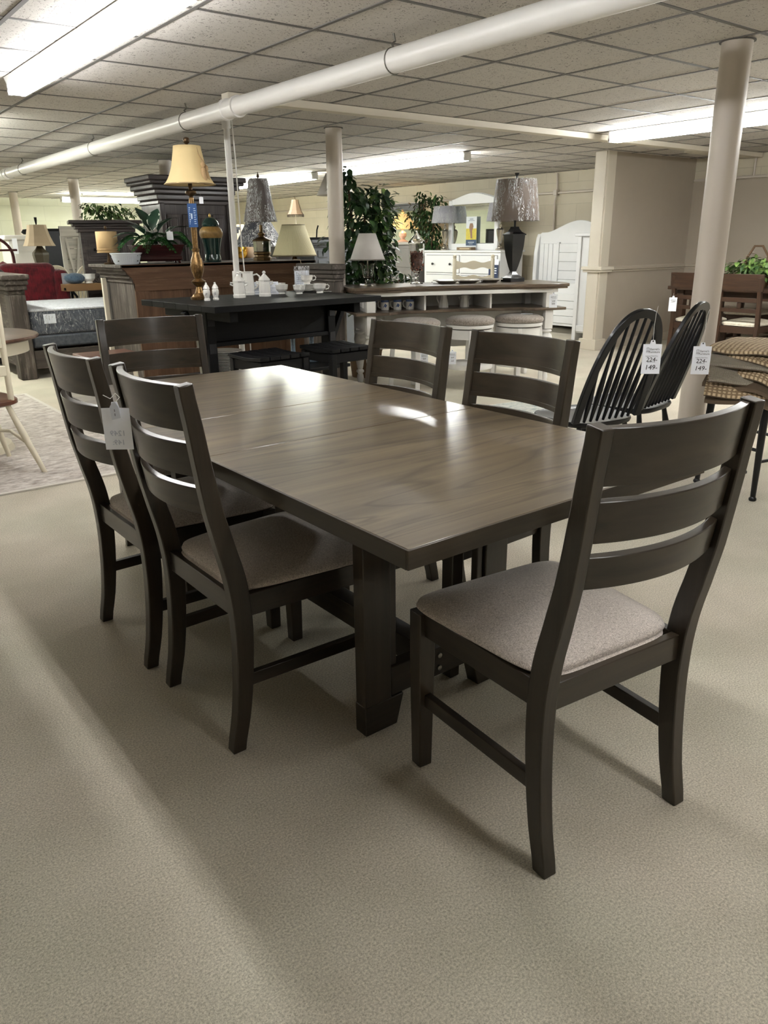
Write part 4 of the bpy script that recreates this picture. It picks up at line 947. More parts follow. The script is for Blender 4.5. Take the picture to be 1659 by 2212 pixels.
# red armchair
red = fabric('crimson_chenille', (66, 6, 16), (108, 14, 28), 120, bump=.4)
o = thing('armchair', 'crimson upholstered armchair behind the rustic bed', 'armchair', (2.72, 10.78, 0), R(-8))
def softbox(x0, x1, y0, y1, z0, z1, nm, b=.06): MB().bx(x0, x1, y0, y1, z0, z1).build(nm, red, o, bevel=b, seg=4)
softbox(-.36, .30, -.12, .12, .30, 1.09, 'back_cushion', .09); softbox(-.40, -.22, -.1, .48, .12, .62, 'arm'); softbox(.26, .44, -.14, .48, .12, 1.0, 'wing'); softbox(-.24, .28, .1, .50, .2, .48, 'seat_cushion')
MB().bx(-.36, .38, -.1, .47, 0.05, .25).build('base', red, o, bevel=.03)
one(MB().bx(-.04, .04, -.002, .002, -.22, 0), 'price_tag', plain('grey_printed_card', (150, 152, 160), .6), 'long grey tag hanging at the right edge of the crimson armchair', 'tag', tuple(at(139, 590, Y=10.55)), R(-20))
# twisted rope tassel thing next to the bed post
one(MB().tube([(0, 0, 0), (0, 0, .45), (.02, 0, .6), (-.01, .01, .7), (.015, 0, .8), (0, 0, .92), (-.03, 0, 1.0), (-.03, 0, 1.04)], [.05, .05, .065, .05, .06, .055, .06, .03], 9), 'carved_post', DG['z'], 'dark carved post showing behind the corner of the rustic footboard', 'post', (2.24, 10.1, .0))
# beige lamp
o = thing('table_lamp', 'lamp with beige bell shade and dark six-sided base behind the armchair', 'lamp', (3.24, 12.1, .87))
MB().lathe([(0, 0), (.06, 0), (.08, .10), (.115, .30), (.112, .33), (.06, .38), (.03, .43)], sq=6).build('base', plain('dark_olive_bronze', (66, 58, 42), .5, var=.3, vscale=30), o, smooth=0)
MB().skin([[(r*math.cos(R(45)+k*PI/2+d), r*math.sin(R(45)+k*PI/2+d), z) for k in range(4) for d in (-.22, .22)] for r, z in ((.225, .42), (.20, .46), (.165, .55), (.135, .66), (.13, .70))], cap=False).build('shade', plain('beige_linen_shade', (176, 158, 132), .8), o, smooth=0, solid=.004)
MB().lathe([(.006, .70), (.012, .72), (.018, .76), (.02, .80)], n=8).build('finial', BK['z'], o)
one(MB().bx(-.4, .4, -.12, .25, .0, .04).bx(-.38, -.34, -.1, -.06, -.83, 0).bx(.34, .38, -.1, -.06, -.83, 0).bx(-.38, -.34, .18, .22, -.83, 0).bx(.34, .38, .18, .22, -.83, 0), 'console_table', DG['x'], 'dark console table under the beige bell-shade lamp', 'table', (3.12, 12.15, .83))
# coffee-height console with cup, glass bowl
o = thing('console_table', 'wood-edged console with black bent metal legs behind the mattress', 'table', (3.36, 10.21, 0))
MB().bx(-.42, .65, -.12, .10, .76, .845).build('top', plain('honey_wood_edge', (128, 96, 62), .5, var=.15, vscale=6), o, bevel=.006)
for x in (-.3, .12, .5):
    MB().tube([(x-.14, -.10, .79), (x-.06, -.10, .78), (x, -.10, .70), (x, -.10, .04), (x, -.10, 0)], .016, 8).build('bent_leg', BK['z'], o)
    MB().tube([(x, .08, .78), (x, .08, 0)], .016, 8).build('rear_leg', BK['z'], o)
cup('white cup on the wood-edged console behind the mattress', (3.25, 10.16, .846), R(160), 1.6, gp=None)
o = one(MB().lathe([(0, 0), (.07, 0), (.10, .05), (.125, .12), (.12, .12), (.095, .055), (.065, .012), (0, .01)], n=12), 'glass_bowl', glassmat('clear_glass'), 'clear cut-glass bowl on the console behind the mattress', 'bowl', (3.43, 10.20, .846), smooth=10)
one(MB().lathe([(0, 0), (.07, .005), (.11, .03), (.13, .065), (.12, .09), (.08, .115), (.03, .125), (0, .13)], n=24), 'blue_cushion', fabric('blue_checked_fabric', (52, 72, 92), (92, 112, 130), 260), 'blue patterned cushion beside the crimson armchair', 'cushion', (3.09, 10.20, .846), smooth=60)
# white cabinet, tv, barn door, red bed frame, cream chairs
o = thing('white_cabinet', 'white painted tall cabinet with cornice behind the armchair', 'cabinet', (3.32, 13.2, 0))
MB().bx(-.22, .3, 0, .5, 0, 1.38).build('carcass', white_gloss, o, bevel=.005)
MB().bx(-.28, .34, -.04, .52, 1.38, 1.45).build('cornice', white_gloss, o, bevel=.015)
MB().bx(-.2, .28, -.012, .0, 1.22, 1.32).bx(-.16, .24, -.012, 0, .4, 1.18).build('panels', white_gloss, o, bevel=.004)
one(MB().bx(-.02, .05, -.002, .002, -.22, 0), 'price_tag', paper, 'white price tag at the corner of the white cabinet', 'tag', tuple(at(28, 515, Y=13.13)), R(-15))
o = thing('television', 'large black screen standing behind the beige lamp', 'television', (4.12, 14.2, 0))
MB().bx(-.32, .22, 0, .05, .85, 1.54).build('screen', plain('black_screen', (20, 24, 32), .35), o, bevel=.01)
MB().bx(-.34, .24, -.006, .05, 1.52, 1.56).bx(.20, .24, -.006, .05, .83, 1.54).build('bezel', BK['x'], o, bevel=.004)
MB().bx(-.3, .3, -.2, .25, 0, .83).build('stand', BK['x'], o, bevel=.01)
one(MB().lathe([(0, 0), (.09, .01), (.12, .04), (.09, .08), (0, .09)], n=16), 'dark_bowl', BK['x'], 'small dark bowl on top of the white cabinet', 'bowl', (3.47, 13.4, 1.452))
wg = woodset('whitewashed_wood', dark=(150, 146, 138), light=(206, 202, 194), rough=.7, contrast=1.2, bump=.3)
o = thing('barn_door', 'whitewashed plank door with diagonal braces leaning beside the dark chest', 'door', (3.80, 12.4, 0))
for k in range(9): MB().bx(-.15, .15, 0.01, .03, .2+.15*k, .345+.15*k).build('plank', wg['x'], o, bevel=.003)
MB().bx(-.17, -.11, -.01, .03, 0, 1.56).build('stile', wg['z'], o, bevel=.003); MB().bx(.11, .17, -.01, .03, 0, 1.56).build('stile', wg['z'], o, bevel=.003)
MB().bx(-.17, .17, -.015, .03, 1.42, 1.56).build('head_rail', wg['x'], o, bevel=.003)
for s in (-1, 1): MB().ribbon([(s*.1, -.004, 1.40), (s*-.06 if s > 0 else .02, -.004, .5)], .035, .02, side=(1, 0, 0)).build('brace', wg['z'], o, bevel=.002)
rdm = plain('dark_red_metal', (70, 18, 22), .4)
o = thing('metal_headboard', 'arched dark red metal headboard at the far left edge', 'headboard', (2.55, 12.0, 0))
MB().tube([(-.30, 0, 0), (-.30, 0, 1.15)]+[(.30*math.cos(a), 0, 1.15+.27*math.sin(a)) for a in [PI-PI*k/16 for k in range(17)]]+[(.30, 0, 0)], .02, 10).build('arched_frame', rdm, o)
for z in (1.24, 1.05): MB().tube([(-.33, 0, z), (.36, 0, z)], .014, 8).build('cross_bar', rdm, o)
MB().bx(-.26, .02, -.02, .02, 1.06, 1.24).build('slung_panel', rdm, o, bevel=.01)
one(MB().lathe([(0, 0), (.2, 0), (.17, .06), (.02, .15), (0, .16)], n=8), 'red_cushion', red, 'dark red pointed cushion below the arched metal headboard', 'cushion', (2.68, 11.9, .94))
CRM = {a: plain('cream_painted_wood', (226, 218, 196), .4) for a in 'xyz'}
wc = windsor('cream spindle-back chair behind the armchair, left of two', CRM, a=.21, group='cream spindle-back chairs behind the armchair'); wc.location = (3.2, 11.40, .0); wc.rotation_euler.z = R(-10); wc.scale = (1, 1, 1.05)
dup(wc, (3.66, 11.60, 0), R(4), 'cream spindle-back chair behind the armchair, right of two')
# dark chest
o = thing('chest_of_drawers', 'tall dark greyed chest of drawers with cornice left of the armoire', 'chest', (3.34, 10.55, 0)); o.scale = (.90, .9, 1.02); o.rotation_euler.z = R(-15)
MB().bx(0, .72, 0, .5, 0, 1.44).build('carcass', DG['x'], o, bevel=.004)
for off, z0, z1 in ((.03, 1.42, 1.46), (.06, 1.46, 1.49), (.09, 1.49, 1.52), (.14, 1.52, 1.56)): MB().bx(-off, .72+off, -off, .5, z0, z1).build('cornice_step', DG['x'], o, bevel=.008)
iron = plain('black_iron_knob', (24, 20, 20), .4, metal=.5)
for k in range(4):
    z1 = 1.36-k*.335
    d = MB().bx(.04, .52, -.012, .0, z1-.29, z1).build('drawer', DG['x'], o, bevel=.004)
    MB().bx(.07, .49, -.02, -.01, z1-.26, z1-.03).bx(.10, .46, -.03, -.01, z1-.23, z1-.06).build('raised_panel', DG['x'], d, bevel=.008)
    for x in (.16, .40): MB().lathe([(.006, 0), (.008, .02), (.02, .028), (.016, .04), (.004, .044)], n=8, m=Matrix.Translation((x, -.03, z1-.145)) @ Matrix.Rotation(PI/2, 4, 'X')).build('knob', iron, d)
MB().bx(.56, .70, -.012, 0, .05, 1.36).bx(.585, .675, -.02, -.01, .1, 1.3).build('side_pilaster', DG['z'], o, bevel=.005)
# greenery on the chest
def bush(mb, cx, cy, cz, rx, ry, rz_, n, Ls, ws, seed, stems=None):
    random.seed(seed)
    for _ in range(n):
        while True:
            v = Vector((random.uniform(-1, 1), random.uniform(-1, 1), random.uniform(-1, 1)))
            if v.length < 1: break
        v = v*(.55+.45*v.length) if v.length > 0 else v
        p_ = Vector((cx+v.x*rx, cy+v.y*ry, cz+v.z*rz_)); d_ = Vector((v.x+random.uniform(-.6, .6), v.y+random.uniform(-.6, .6), random.uniform(-.9, .35)))
        leaf(mb, p_, d_, random.uniform(*Ls), random.uniform(*ws), random.uniform(.1, .5), n=3)
o = thing('greenery_swag', 'leafy artificial greenery lying on top of the dark chest', 'plant', (3.82, 10.75, 1.592))
m = MB(); bush(m, 0, 0, .10, .42, .12, .10, 260, (.05, .075), (.014, .021), 3); bush(m, -.2, 0, .16, .2, .1, .07, 70, (.05, .07), (.014, .02), 4); m.build('foliage', lf_mid, o, smooth=60)
m = MB()
for k in range(8): m.tube([(-.05+.01*k, 0, .0), (-.2+.07*k, 0, .1), (-.38+.11*k, 0, .16+.02*(k % 3))], .003, 4)
m.build('stems', stemm, o)
# armoire
o = thing('armoire', 'tall dark grey armoire with deep crown and raised vertical panels', 'armoire', (3.76, 8.95, 0))
MB().bx(0, .86, .0, .55, 0, 1.78).build('carcass', DG['z'], o, bevel=.004)
for off, z0, z1 in ((.02, 1.72, 1.77), (.04, 1.77, 1.83), (.07, 1.83, 1.88), (.11, 1.88, 1.93), (.15, 1.93, 1.965), (.17, 1.965, 2.02)): MB().bx(-off, .86+off, -off, .57, z0, z1).build('crown_step', DG['x'], o, bevel=.012)
for k in range(4):
    x = .07+k*.19
    MB().bx(x, x+.15, -.018, 0, .3, 1.62).bx(x+.03, x+.12, -.03, -.01, .34, 1.58).build('raised_panel', DG['z'], o, bevel=.007)
MB().bx(-.01, .05, -.03, .05, 0, 1.74).bx(.83, .87, -.03, .05, 0, 1.74).build('corner_post', DG['z'], o, bevel=.01)
# ---------------------------------------------------------------- far left foreground: round table and cream chair
TP = wood('brown_table_top', (60, 38, 28), (104, 78, 62), 'x', rough=.35, coat=.3)
o = thing('round_table', 'round brown-topped table with cream apron at the left edge', 'table', (.87, 5.62, 0))
MB().lathe([(.50, .728), (.525, .735), (.53, .745), (.525, .755), (.50, .762), (.0, .762), (.0, .728)], n=64).build('top', TP, o)
MB().lathe([(.46, .65), (.46, .728)], n=64).build('apron', CRM['x'], o)
MB().lathe([(0, 0), (.28, 0), (.26, .05), (.08, .12), (.06, .3), (.09, .45), (.06, .60), (.12, .65)], n=32).build('pedestal', CRM['z'], o)
q = at(-4, 700, Y=4.86)
o = thing('cream_chair', 'cream chair with a brown seat cut off by the left edge, on the grey rug', 'chair', (q.x, 4.86, 0), R(8))
seatm = plain('reddish_brown_seat', (92, 52, 38), .3, coat=.4)
for sx in (0, -.36):
    MB().tube([(sx, 0, .44), (sx, -.01, .7), (sx-.0, -.03, 1.0), (sx, -.03, 1.02)], [.017, .017, .017, .012], 14).build('back_post', CRM['z'], o)
for z in (.62, .78, .93): MB().bx(-.35, -.01, -.03, -.012, z-.03, z+.03).build('back_slat', CRM['x'], o, bevel=.004)
m = MB(); m.skin([[((-.18)+u*.245*k_, .17+v*.22*k_, z) for u, v in [(math.copysign(abs(math.cos(t))**.6, math.cos(t)), math.copysign(abs(math.sin(t))**.6, math.sin(t))) for t in [2*PI*i_/40 for i_ in range(40)]]] for k_, z in ((.9, .415), (1, .425), (1, .445), (.96, .452), (.3, .447))])
m.build('seat', seatm, o, smooth=40)
for sx, sy in ((-.02, .02), (-.34, .02), (-.02, .34), (-.34, .34)):
    ex, ey = (-.18)+(sx+.18)*1.7, .18+(sy-.18)*1.7
    MB().tube([(sx, sy, .42), (sx+(ex-sx)*.4, sy+(ey-sy)*.4, .25), (ex, ey, 0)], [.015, .021, .014], 12).build('leg', CRM['z'], o)
MB().tube([(.03, -.02, .2), (.03, .18, .23), (.03, .38, .2)], .011, 8).build('side_stretcher', CRM['y'], o)
MB().tube([(-.39, -.02, .2), (-.39, .18, .23), (-.39, .38, .2)], .011, 8).build('side_stretcher', CRM['y'], o)
# little stool with brown top behind far head chair
o = thing('side_stool', 'small cream stool with reddish brown top behind the far head chair', 'stool', (1.98, 6.15, 0))
MB().bx(-.17, .25, -.15, .15, .46, .50).build('top', plain('reddish_wood_top', (98, 54, 40), .4, coat=.3), o, bevel=.006)
for sx in (-.13, .21):
    for sy in (-.12, .12): MB().tube([(sx, sy, .46), (sx*1.1, sy*1.1, 0)], [.02, .014], 10).build('leg', CRM['z'], o)
# ================================================================= BEHIND THE BROWN CABINET: LAMP SHADES ETC
navy = stripemat('navy_pleated_shade', (14, 20, 40), (34, 42, 70), 60, .5); crs = stripemat('cream_pleated_shade', (196, 186, 146), (222, 214, 178), 90, .8)
LS = thing('display_shelf', 'low dark shelf standing behind the brown cabinet under the lamps', 'shelf', (5.0, 8.35, 0))
MB().bx(-.45, .45, -.35, .45, .90, .94).build('shelf_board', BK['x'], LS, bevel=.004)
for sx in (-.42, .42):
    for sy in (-.3, .4): MB().bx(sx-.02, sx+.02, sy-.02, sy+.02, 0, .9).build('leg', BK['z'], LS, bevel=.003)
o = thing('navy_lamp', 'lamp with plastic-wrapped navy pleated shade behind the mirrored block lamp', 'lamp', (4.86, 8.68, .941))
MB().lathe([(.30, .315), (.22, .46), (.135, .61)], n=60, cap=False).build('shade', navy, o, solid=.003)
MB().lathe([(.304, .312), (.225, .46), (.139, .613)], n=40, cap=False).build('plastic_wrap', filmmat('shade_wrap_film', .12, .12, 14, 1.0), o)
MB().lathe([(0, 0), (.08, 0), (.07, .03), (.03, .06), (.06, .16), (.05, .26), (.012, .33), (.008, .6)], n=20).build('base', goldd, o)
o = thing('pleated_lamp', 'lamp with large cream pleated shade behind the brown cabinet', 'lamp', (5.0, 8.12, .941))
MB().lathe([(.255, .21), (.255, .215), (.19, .38), (.132, .545)], n=60, cap=False).build('shade', crs, o, solid=.003)
MB().lathe([(.258, .205), (.26, .212), (.257, .22)], n=60, cap=False).lathe([(.133, .54), (.135, .546), (.132, .552)], n=60, cap=False).build('shade_trim', plain('brown_shade_trim', (110, 98, 72), .7), o)
MB().lathe([(0, 0), (.08, 0), (.07, .03), (.03, .06), (.05, .12), (.03, .18), (.008, .24), (.008, .55)], n=20).build('base', goldd, o)
MB().tube([(-.10, -.02, .545), (.10, .02, .545)], .003, 6).build('spider', goldd, o)
o = thing('fringed_lamp', 'small brown fringed lamp against the back wall', 'lamp', tuple(at(648, 490, Y=11.2)))
k_ = .86
MB().lathe([(.15*k_, .16), (.11*k_, .22), (.075*k_, .32), (.06*k_, .38)], sq=8, cap=False).build('shade', plain('brown_silk_shade', (92, 72, 52), .7), o, smooth=0, solid=.003)
m = MB()
for q in range(30):
    a = 2*PI*q/30; m.tube([(.15*k_*math.cos(a), .15*k_*math.sin(a), .165), (.15*k_*math.cos(a), .15*k_*math.sin(a), .125)], .005, 4)
m.build('bead_fringe', plain('dark_beads', (58, 48, 40), .3), o)
MB().tube([(0, 0, .16), (0, 0, -.25)], .010, 8).lathe([(0, -.3), (.07, -.3), (.06, -.27), (.012, -.25)], n=16).build('base', plain('cream_base', (220, 210, 190), .4), o)
MB().tube([(0, 0, .38), (0, 0, .43)], .005, 6).build('finial', goldd, o)
o.location.z = 1.47; o.location = (6.95, 11.2, 1.555)
one(MB().bx(-.5, .3, -.25, .35, 0, 1.25), 'wall_cabinet', plain('near_black_cabinet', (30, 24, 22), .5), 'near-black cabinet below the brown fringed lamp', 'cabinet', (6.95, 11.2, 0), bevel=.01)
# gold lamp lit
yl = emit('lit_lamp_shade', (1, .86, .55), .5); b_ = MATS['lit_lamp_shade'].node_tree.nodes['Principled BSDF']; b_.inputs['Base Color'].default_value = (*s2l((236, 224, 180)), 1)
o = thing('gold_jar_lamp', 'lit lamp with white shade and shiny gold jar base', 'lamp', (5.59, 10.62, 1.09))
MB().lathe([(0, 0), (.11, 0), (.13, .05), (.13, .14), (.10, .19), (.05, .21), (.02, .25)], n=24).build('base', plain('shiny_gold', (196, 152, 60), .2, metal=1), o)
MB().lathe([(.13, .25), (.11, .38), (.10, .46)], n=32, cap=False).build('shade', yl, o, solid=.003)
one(MB().bx(-.3, .5, -.2, .25, 0, 1.089), 'low_cabinet', plain('dark_brown_cabinet', (52, 40, 34), .5), 'dark cabinet under the gold jar lamp', 'cabinet', (5.65, 10.7, 0), bevel=.01)
o = thing('drum_lamp', 'small lamp with blush drum shade below the navy pleated shade', 'lamp', (5.83, 10.66, 1.09))
MB().lathe([(.14, .0), (.125, .19)], n=32, cap=False).build('shade', plain('blush_linen', (222, 200, 178), .85), o, solid=.003)
MB().lathe([(0, 0), (.06, 0), (.05, .02), (.01, .03), (.01, .19)], n=16).build('base', goldd, o)
wc2 = dup(wc, (5.62, 9.55, 0), R(170), 'white spindle-back chair showing behind the cream pleated shade'); wc2['group'] = 'white chair backs'; del wc2['group']
# grey armoires
gb = plain('blue_grey_paint', (112, 116, 122), .5, var=.04)
o = thing('grey_cabinet', 'blue-grey cabinet end with cornice, left of the navy shade', 'cabinet', (5.04, 9.72, 0))
MB().bx(-.38, -.085, -.02, .35, 0, 1.45).build('dark_front', BK['z'], o, bevel=.004)
MB().bx(-.085, .06, 0, .5, 0, 1.42).build('side', gb, o, bevel=.004)
MB().bx(-.40, .085, -.04, .52, 1.42, 1.46).bx(-.41, .11, -.06, .54, 1.46, 1.50).build('cornice', gb, o, bevel=.008)
o = thing('grey_chest', 'blue-grey panelled chest beside the ficus column', 'chest', (5.52, 8.5, 0))
MB().bx(0, .7, 0, .5, 0, 1.24).build('carcass', gb, o, bevel=.004)
for off, z0, z1 in ((.02, 1.24, 1.265), (.045, 1.265, 1.29), (.07, 1.29, 1.325)): MB().bx(-off, .7+off, -off, .5, z0, z1).build('cornice_step', gb, o, bevel=.006)
MB().bx(.05, .2, -.012, 0, 1.12, 1.2).bx(.05, .2, -.012, 0, .6, 1.09).bx(.26, .65, -.012, 0, .6, 1.2).build('panels', gb, o, bevel=.004)
one(MB().bx(-.14, .2, -.1, .12, 0, .03).tube([(0, 0, .03), (.01, 0, .12), (.03, 0, .17)], .01, 6), 'black_tray', BK['x'], 'black tray with small upright ornament on the blue-grey chest', 'tray', (5.68, 8.68, 1.326))
# white cone shade near the column
o = thing('floor_lamp', 'floor lamp with white cone shade standing behind the second column', 'lamp', (5.40, 7.83, 0))
MB().lathe([(.215, 1.80), (.10, 2.03)], n=40, cap=False).build('shade', plain('off_white_shade', (206, 202, 196), .8), o, solid=.003)
MB().lathe([(0, 0), (.14, 0), (.13, .03), (.02, .05), (.012, .1), (.012, 1.80), (.005, 2.03)], n=16).build('stand', goldd, o)
MB().tube([(-.1, 0, 2.03), (.1, 0, 2.03)], .003, 6).build('spider', goldd, o)
# ================================================================= FICUS TREES
def ficus(label, x, y, parts, trunk, mat, seed, L=(.07, .10), Wd=(.022, .032), z0=0):
    o = thing('ficus_tree', label, 'tree', (x, y, z0)); m = MB(); random.seed(seed)
    for i, (cx, cy, cz, rx, ry, rz_, n) in enumerate(parts): bush(m, cx, cy, cz, rx, ry, rz_, n, L, Wd, seed+i)
    m.build('foliage', mat, o, smooth=60)
    for q in trunk: MB().tube(q, [.022-.012*i/(len(q)-1) for i in range(len(q))], 8).build('branch', stemm, o)
    MB().lathe([(0, 0), (.14, 0), (.17, .25), (.18, .28), (.16, .28), (.15, .25), (0, .24)], n=24).build('pot', plain('basket_pot', (96, 74, 50), .8, var=.3, vscale=60), o)
    return o
F = ficus('leafy artificial ficus tree beside the second column', 4.70, 6.36,
    [(.02, 0, 1.45, .34, .26, .36, 430), (.0, 0, 1.05, .34, .28, .36, 420), (-.18, .0, 1.72, .16, .14, .14, 60), (.16, 0, 1.70, .2, .16, .12, 80), (-.34, -.02, 1.30, .13, .12, .12, 40), (-.27, 0, 1.0, .1, .1, .22, 60), (.05, 0, .74, .3, .2, .16, 110), (.33, -.2, .93, .12, .08, .12, 34), (-.17, 0, 1.89, .12, .08, .07, 26), (.2, .0, 1.2, .16, .16, .3, 120)],
    [[(0, 0, .2), (.05, .02, .7), (-.02, 0, 1.1), (.03, 0, 1.6)], [(.02, .02, .25), (-.06, 0, .8), (-.1, .02, 1.3), (-.17, 0, 1.85)], [(.0, 0, .3), (.12, 0, .8), (.1, 0, 1.2), (.18, 0, 1.7)], [(.1, -.05, .66), (.22, -.14, .84), (.30, -.2, .94)]], lf_dark, 21)
m = MB(); bush(m, .19, -.02, 1.5, .16, .14, .3, 70, (.07, .10), (.022, .032), 91); bush(m, .22, -.1, 1.0, .14, .14, .25, 50, (.07, .1), (.022, .032), 92); m.build('light_foliage', lf_lime, F, smooth=60)
ficus('smaller ficus tree between the dark framed mirror and the white dresser mirror', 9.30, 10.72,
    [(0, 0, 1.62, .2, .34, .36, 420), (0, .34, 1.70, .15, .16, .25, 90), (0, -.1, 1.25, .2, .34, .3, 260), (0, -.22, 1.92, .12, .24, .12, 90), (0, .15, 1.98, .1, .12, .14, 50)],
    [[(0, 0, .2), (.02, .03, 1.0), (0, .1, 1.9)], [(0, 0, .2), (0, -.08, 1.0), (0, -.2, 1.8)]], lf_dark, 41, L=(.07, .1), Wd=(.016, .024))
# ================================================================= KITCHEN ISLAND WITH STOOLS
IW = plain('distressed_white_paint', (230, 228, 224), .5, var=.06, vscale=14, bump=.2, bscale=60); IT = wood('driftwood_top', (66, 54, 44), (122, 106, 90), 'x', rough=.35, coat=.4)
isl = thing('kitchen_island', 'white island table with driftwood top, open shelf and turned legs', 'island', (4.2, 5.65, 0), R(-24))
LI = 1.80
poly = [(-.12, -.04), (.16, -.07), (.26, -.05), (.36, -.02), (.9, .03), (1.44, -.02), (1.56, -.05), (1.66, -.07), (1.93, -.04), (1.96, .10), (1.93, .66), (-.12, .66), (-.15, .1)]
MB().prism(poly, 'xy', .885, .914).build('top', IT, isl, bevel=.006)
MB().prism([(a+(.012 if a < .9 else -.012), b+.012) for a, b in poly], 'xy', .868, .886).build('top_moulding', IT, isl, bevel=.004)
MB().bx(-.03, LI+.03, -.01, .58, .835, .868).build('apron', IW, isl, bevel=.003)
MB().prism([(-.10, -.02), (.20, -.03), (.30, .06), (.9, .14), (1.5, .06), (1.6, -.03), (1.92, -.02), (1.92, .64), (-.10, .64)], 'xy', .672, .698).build('shelf', IT, isl, bevel=.005)
MB().bx(0, LI, .56, .58, .30, .868).build('back_panel', IW, isl, bevel=.003)
def turned(x, y, nm):
    q = MB().bx(x-.04, x+.04, y-.04, y+.04, .698, .868).bx(x-.04, x+.04, y-.04, y+.04, .50, .672)
    q.lathe([(.028, .50), (.045, .49), (.048, .475), (.028, .462), (.05, .44), (.056, .41), (.046, .385), (.028, .37), (.036, .35), (.044, .30), (.04, .22), (.028, .14), (.022, .125), (.036, .115), (.038, .10), (.022, .085), (.03, .07), (.034, .04), (.026, .0)], (x, y, 0), n=20); return q.build(nm, IW, isl, bevel=.003)
for x in (.04, LI-.04):
    for y in (.04, .52): turned(x, y, 'leg')
for x0 in (.0,): 
    MB().bx(-.0, .02, .08, .56, .698, .84).build('end_panel', IW, isl, bevel=.003); MB().bx(-.0, .02, .08, .56, .52, .672).build('end_panel', IW, isl, bevel=.003)
    MB().bx(LI-.02, LI, .08, .56, .698, .84).build('end_panel', IW, isl, bevel=.003); MB().bx(LI-.02, LI, .08, .56, .52, .672).build('end_panel', IW, isl, bevel=.003)
MB().bx(-.012, .0, .12, .50, .73, .82).build('raised_panel', IW, isl, bevel=.006)
for x in (.56, 1.2): MB().bx(x, x+.018, .1, .56, .698, .84).build('divider', IW, isl, bevel=.002)
def on_isl(lx, ly, z=.915):
    a = R(-24); return (4.2+lx*math.cos(a)-ly*math.sin(a), 5.65+lx*math.sin(a)+ly*math.cos(a), z)
mugb = plain('cobalt_pattern', (78, 100, 150), .25, coat=.5, var=.5, vscale=70)
for k in range(4):
    o = thing('mug', ['white mug with blue flower, leftmost and half hidden in the island shelf', 'white mug with blue flower, second from the left in the island shelf', 'white mug with blue flower, third from the left in the island shelf', 'white mug with blue flower, rightmost of four in the island shelf'][k], 'mug', on_isl(.11+.12*k, .26, .699), R(-35), 'blue and white mugs in the island shelf')
    MB().lathe([(0, 0), (.036, 0), (.038, .005), (.038, .088), (.034, .088), (.034, .008), (0, .006)], n=28).build('body', china, o)
    MB().lathe([(.0385, .07), (.0388, .072), (.0388, .088), (.0385, .089)], n=28, cap=False).build('blue_band', mugb, o)
    MB().tube([(-.036, 0, .075), (-.06, 0, .074), (-.066, 0, .05), (-.055, 0, .02), (-.036, 0, .016)], .0045, 8).build('handle', china, o)
    m = MB()
    for a_, z_, r_ in ((-95, .04, .008), (-85, .032, .008), (-75, .042, .008), (-88, .052, .007), (-110, .03, .005)):
        m.lathe([(r_, 0), (r_*.5, .0015)], n=8, m=Matrix.Translation((.0378*math.cos(R(a_)), .0378*math.sin(R(a_)), z_)) @ Matrix.Rotation(R(a_+90), 4, 'Z') @ Matrix.Rotation(PI/2, 4, 'X'))
    m.build('blue_flower', mugb, o)
o = thing('pitcher', 'white faceted pitcher standing in the island shelf', 'pitcher', on_isl(.82, .33, .699), R(150))
MB().lathe([(0, 0), (.048, 0), (.046, .03), (.032, .09), (.03, .11), (.036, .13), (0, .128)], sq=8).build('body', china, o, smooth=15)
MB().tube([(.034, 0, .12), (.06, 0, .12), (.066, 0, .09), (.042, 0, .04)], .005, 8).build('handle', china, o)
o = thing('sugar_pot', 'white two-handled pot standing in the island shelf', 'pot', on_isl(1.03, .33, .699), R(-30))
MB().lathe([(0, 0), (.046, 0), (.044, .03), (.034, .085), (.04, .10), (.03, .11), (0, .125)], sq=8).build('body', china, o, smooth=15)
for s in (-1, 1): MB().tube([(s*.036, 0, .095), (s*.058, 0, .09), (s*.04, 0, .065)], .005, 8).build('handle', china, o)
st_m = fabric('oatmeal_tweed', (108, 98, 90), (176, 166, 156), 420)
def round_stool(label, x, y, rz):
    o = thing('round_stool', label, 'stool', (x, y, 0), rz, 'round upholstered stools at the island')
    MB().lathe([(.10, .565), (.20, .565), (.222, .573), (.230, .592), (.222, .613), (.18, .632), (.10, .641), (0, .643)], n=48).build('cushion', st_m, o, smooth=60)
    MB().lathe([(.18, .535), (.215, .535), (.22, .542), (.22, .566), (.18, .566)], n=48).build('seat_ring', IW, o)
    MB().lathe([(.17, .525), (.205, .525), (.205, .535), (.17, .535)], n=40).build('swivel_ring', plain('dark_swivel', (50, 46, 42), .5), o)
    MB().lathe([(.185, .44), (.20, .44), (.20, .525), (.185, .525)], n=40).build('apron', IW, o)
    for k in range(4):
        a = PI/4+k*PI/2; c_, s_ = math.cos(a), math.sin(a)
        MB().ribbon([(.195*c_, .195*s_, .525), (.215*c_, .215*s_, .3), (.225*c_, .225*s_, 0)], .04, .04, side=(-s_, c_, 0)).build('leg', IW, o, bevel=.004)
    MB().lathe([(.19, .165), (.215, .165), (.218, .17), (.218, .205), (.215, .21), (.19, .21)], n=40).build('foot_ring', IW, o)
    return o
round_stool('round white stool with tweed seat, right one, with a white card on its seat', 5.60, 5.12, R(0))
round_stool('round white stool with tweed seat, middle one of three at the island', 5.13, 5.30, R(5))
round_stool('round white stool with tweed seat, left one, mostly hidden by a chair back', 4.62, 5.48, R(10))
one(MB().bx(-.055, .055, -.03, .03, 0, .0012), 'price_card', paper, 'white card lying on the seat of the right round stool', 'card', (5.60, 5.03, .6435), R(-50))
def pricetag_small(label, q, rz, items, w=.06, h=.13):
    t = swing_tag('price_tag', label, q, rz, w, h, [(0, 0, 0), (0, .01, .03)])
    handwritten(t, items, w)
    return t
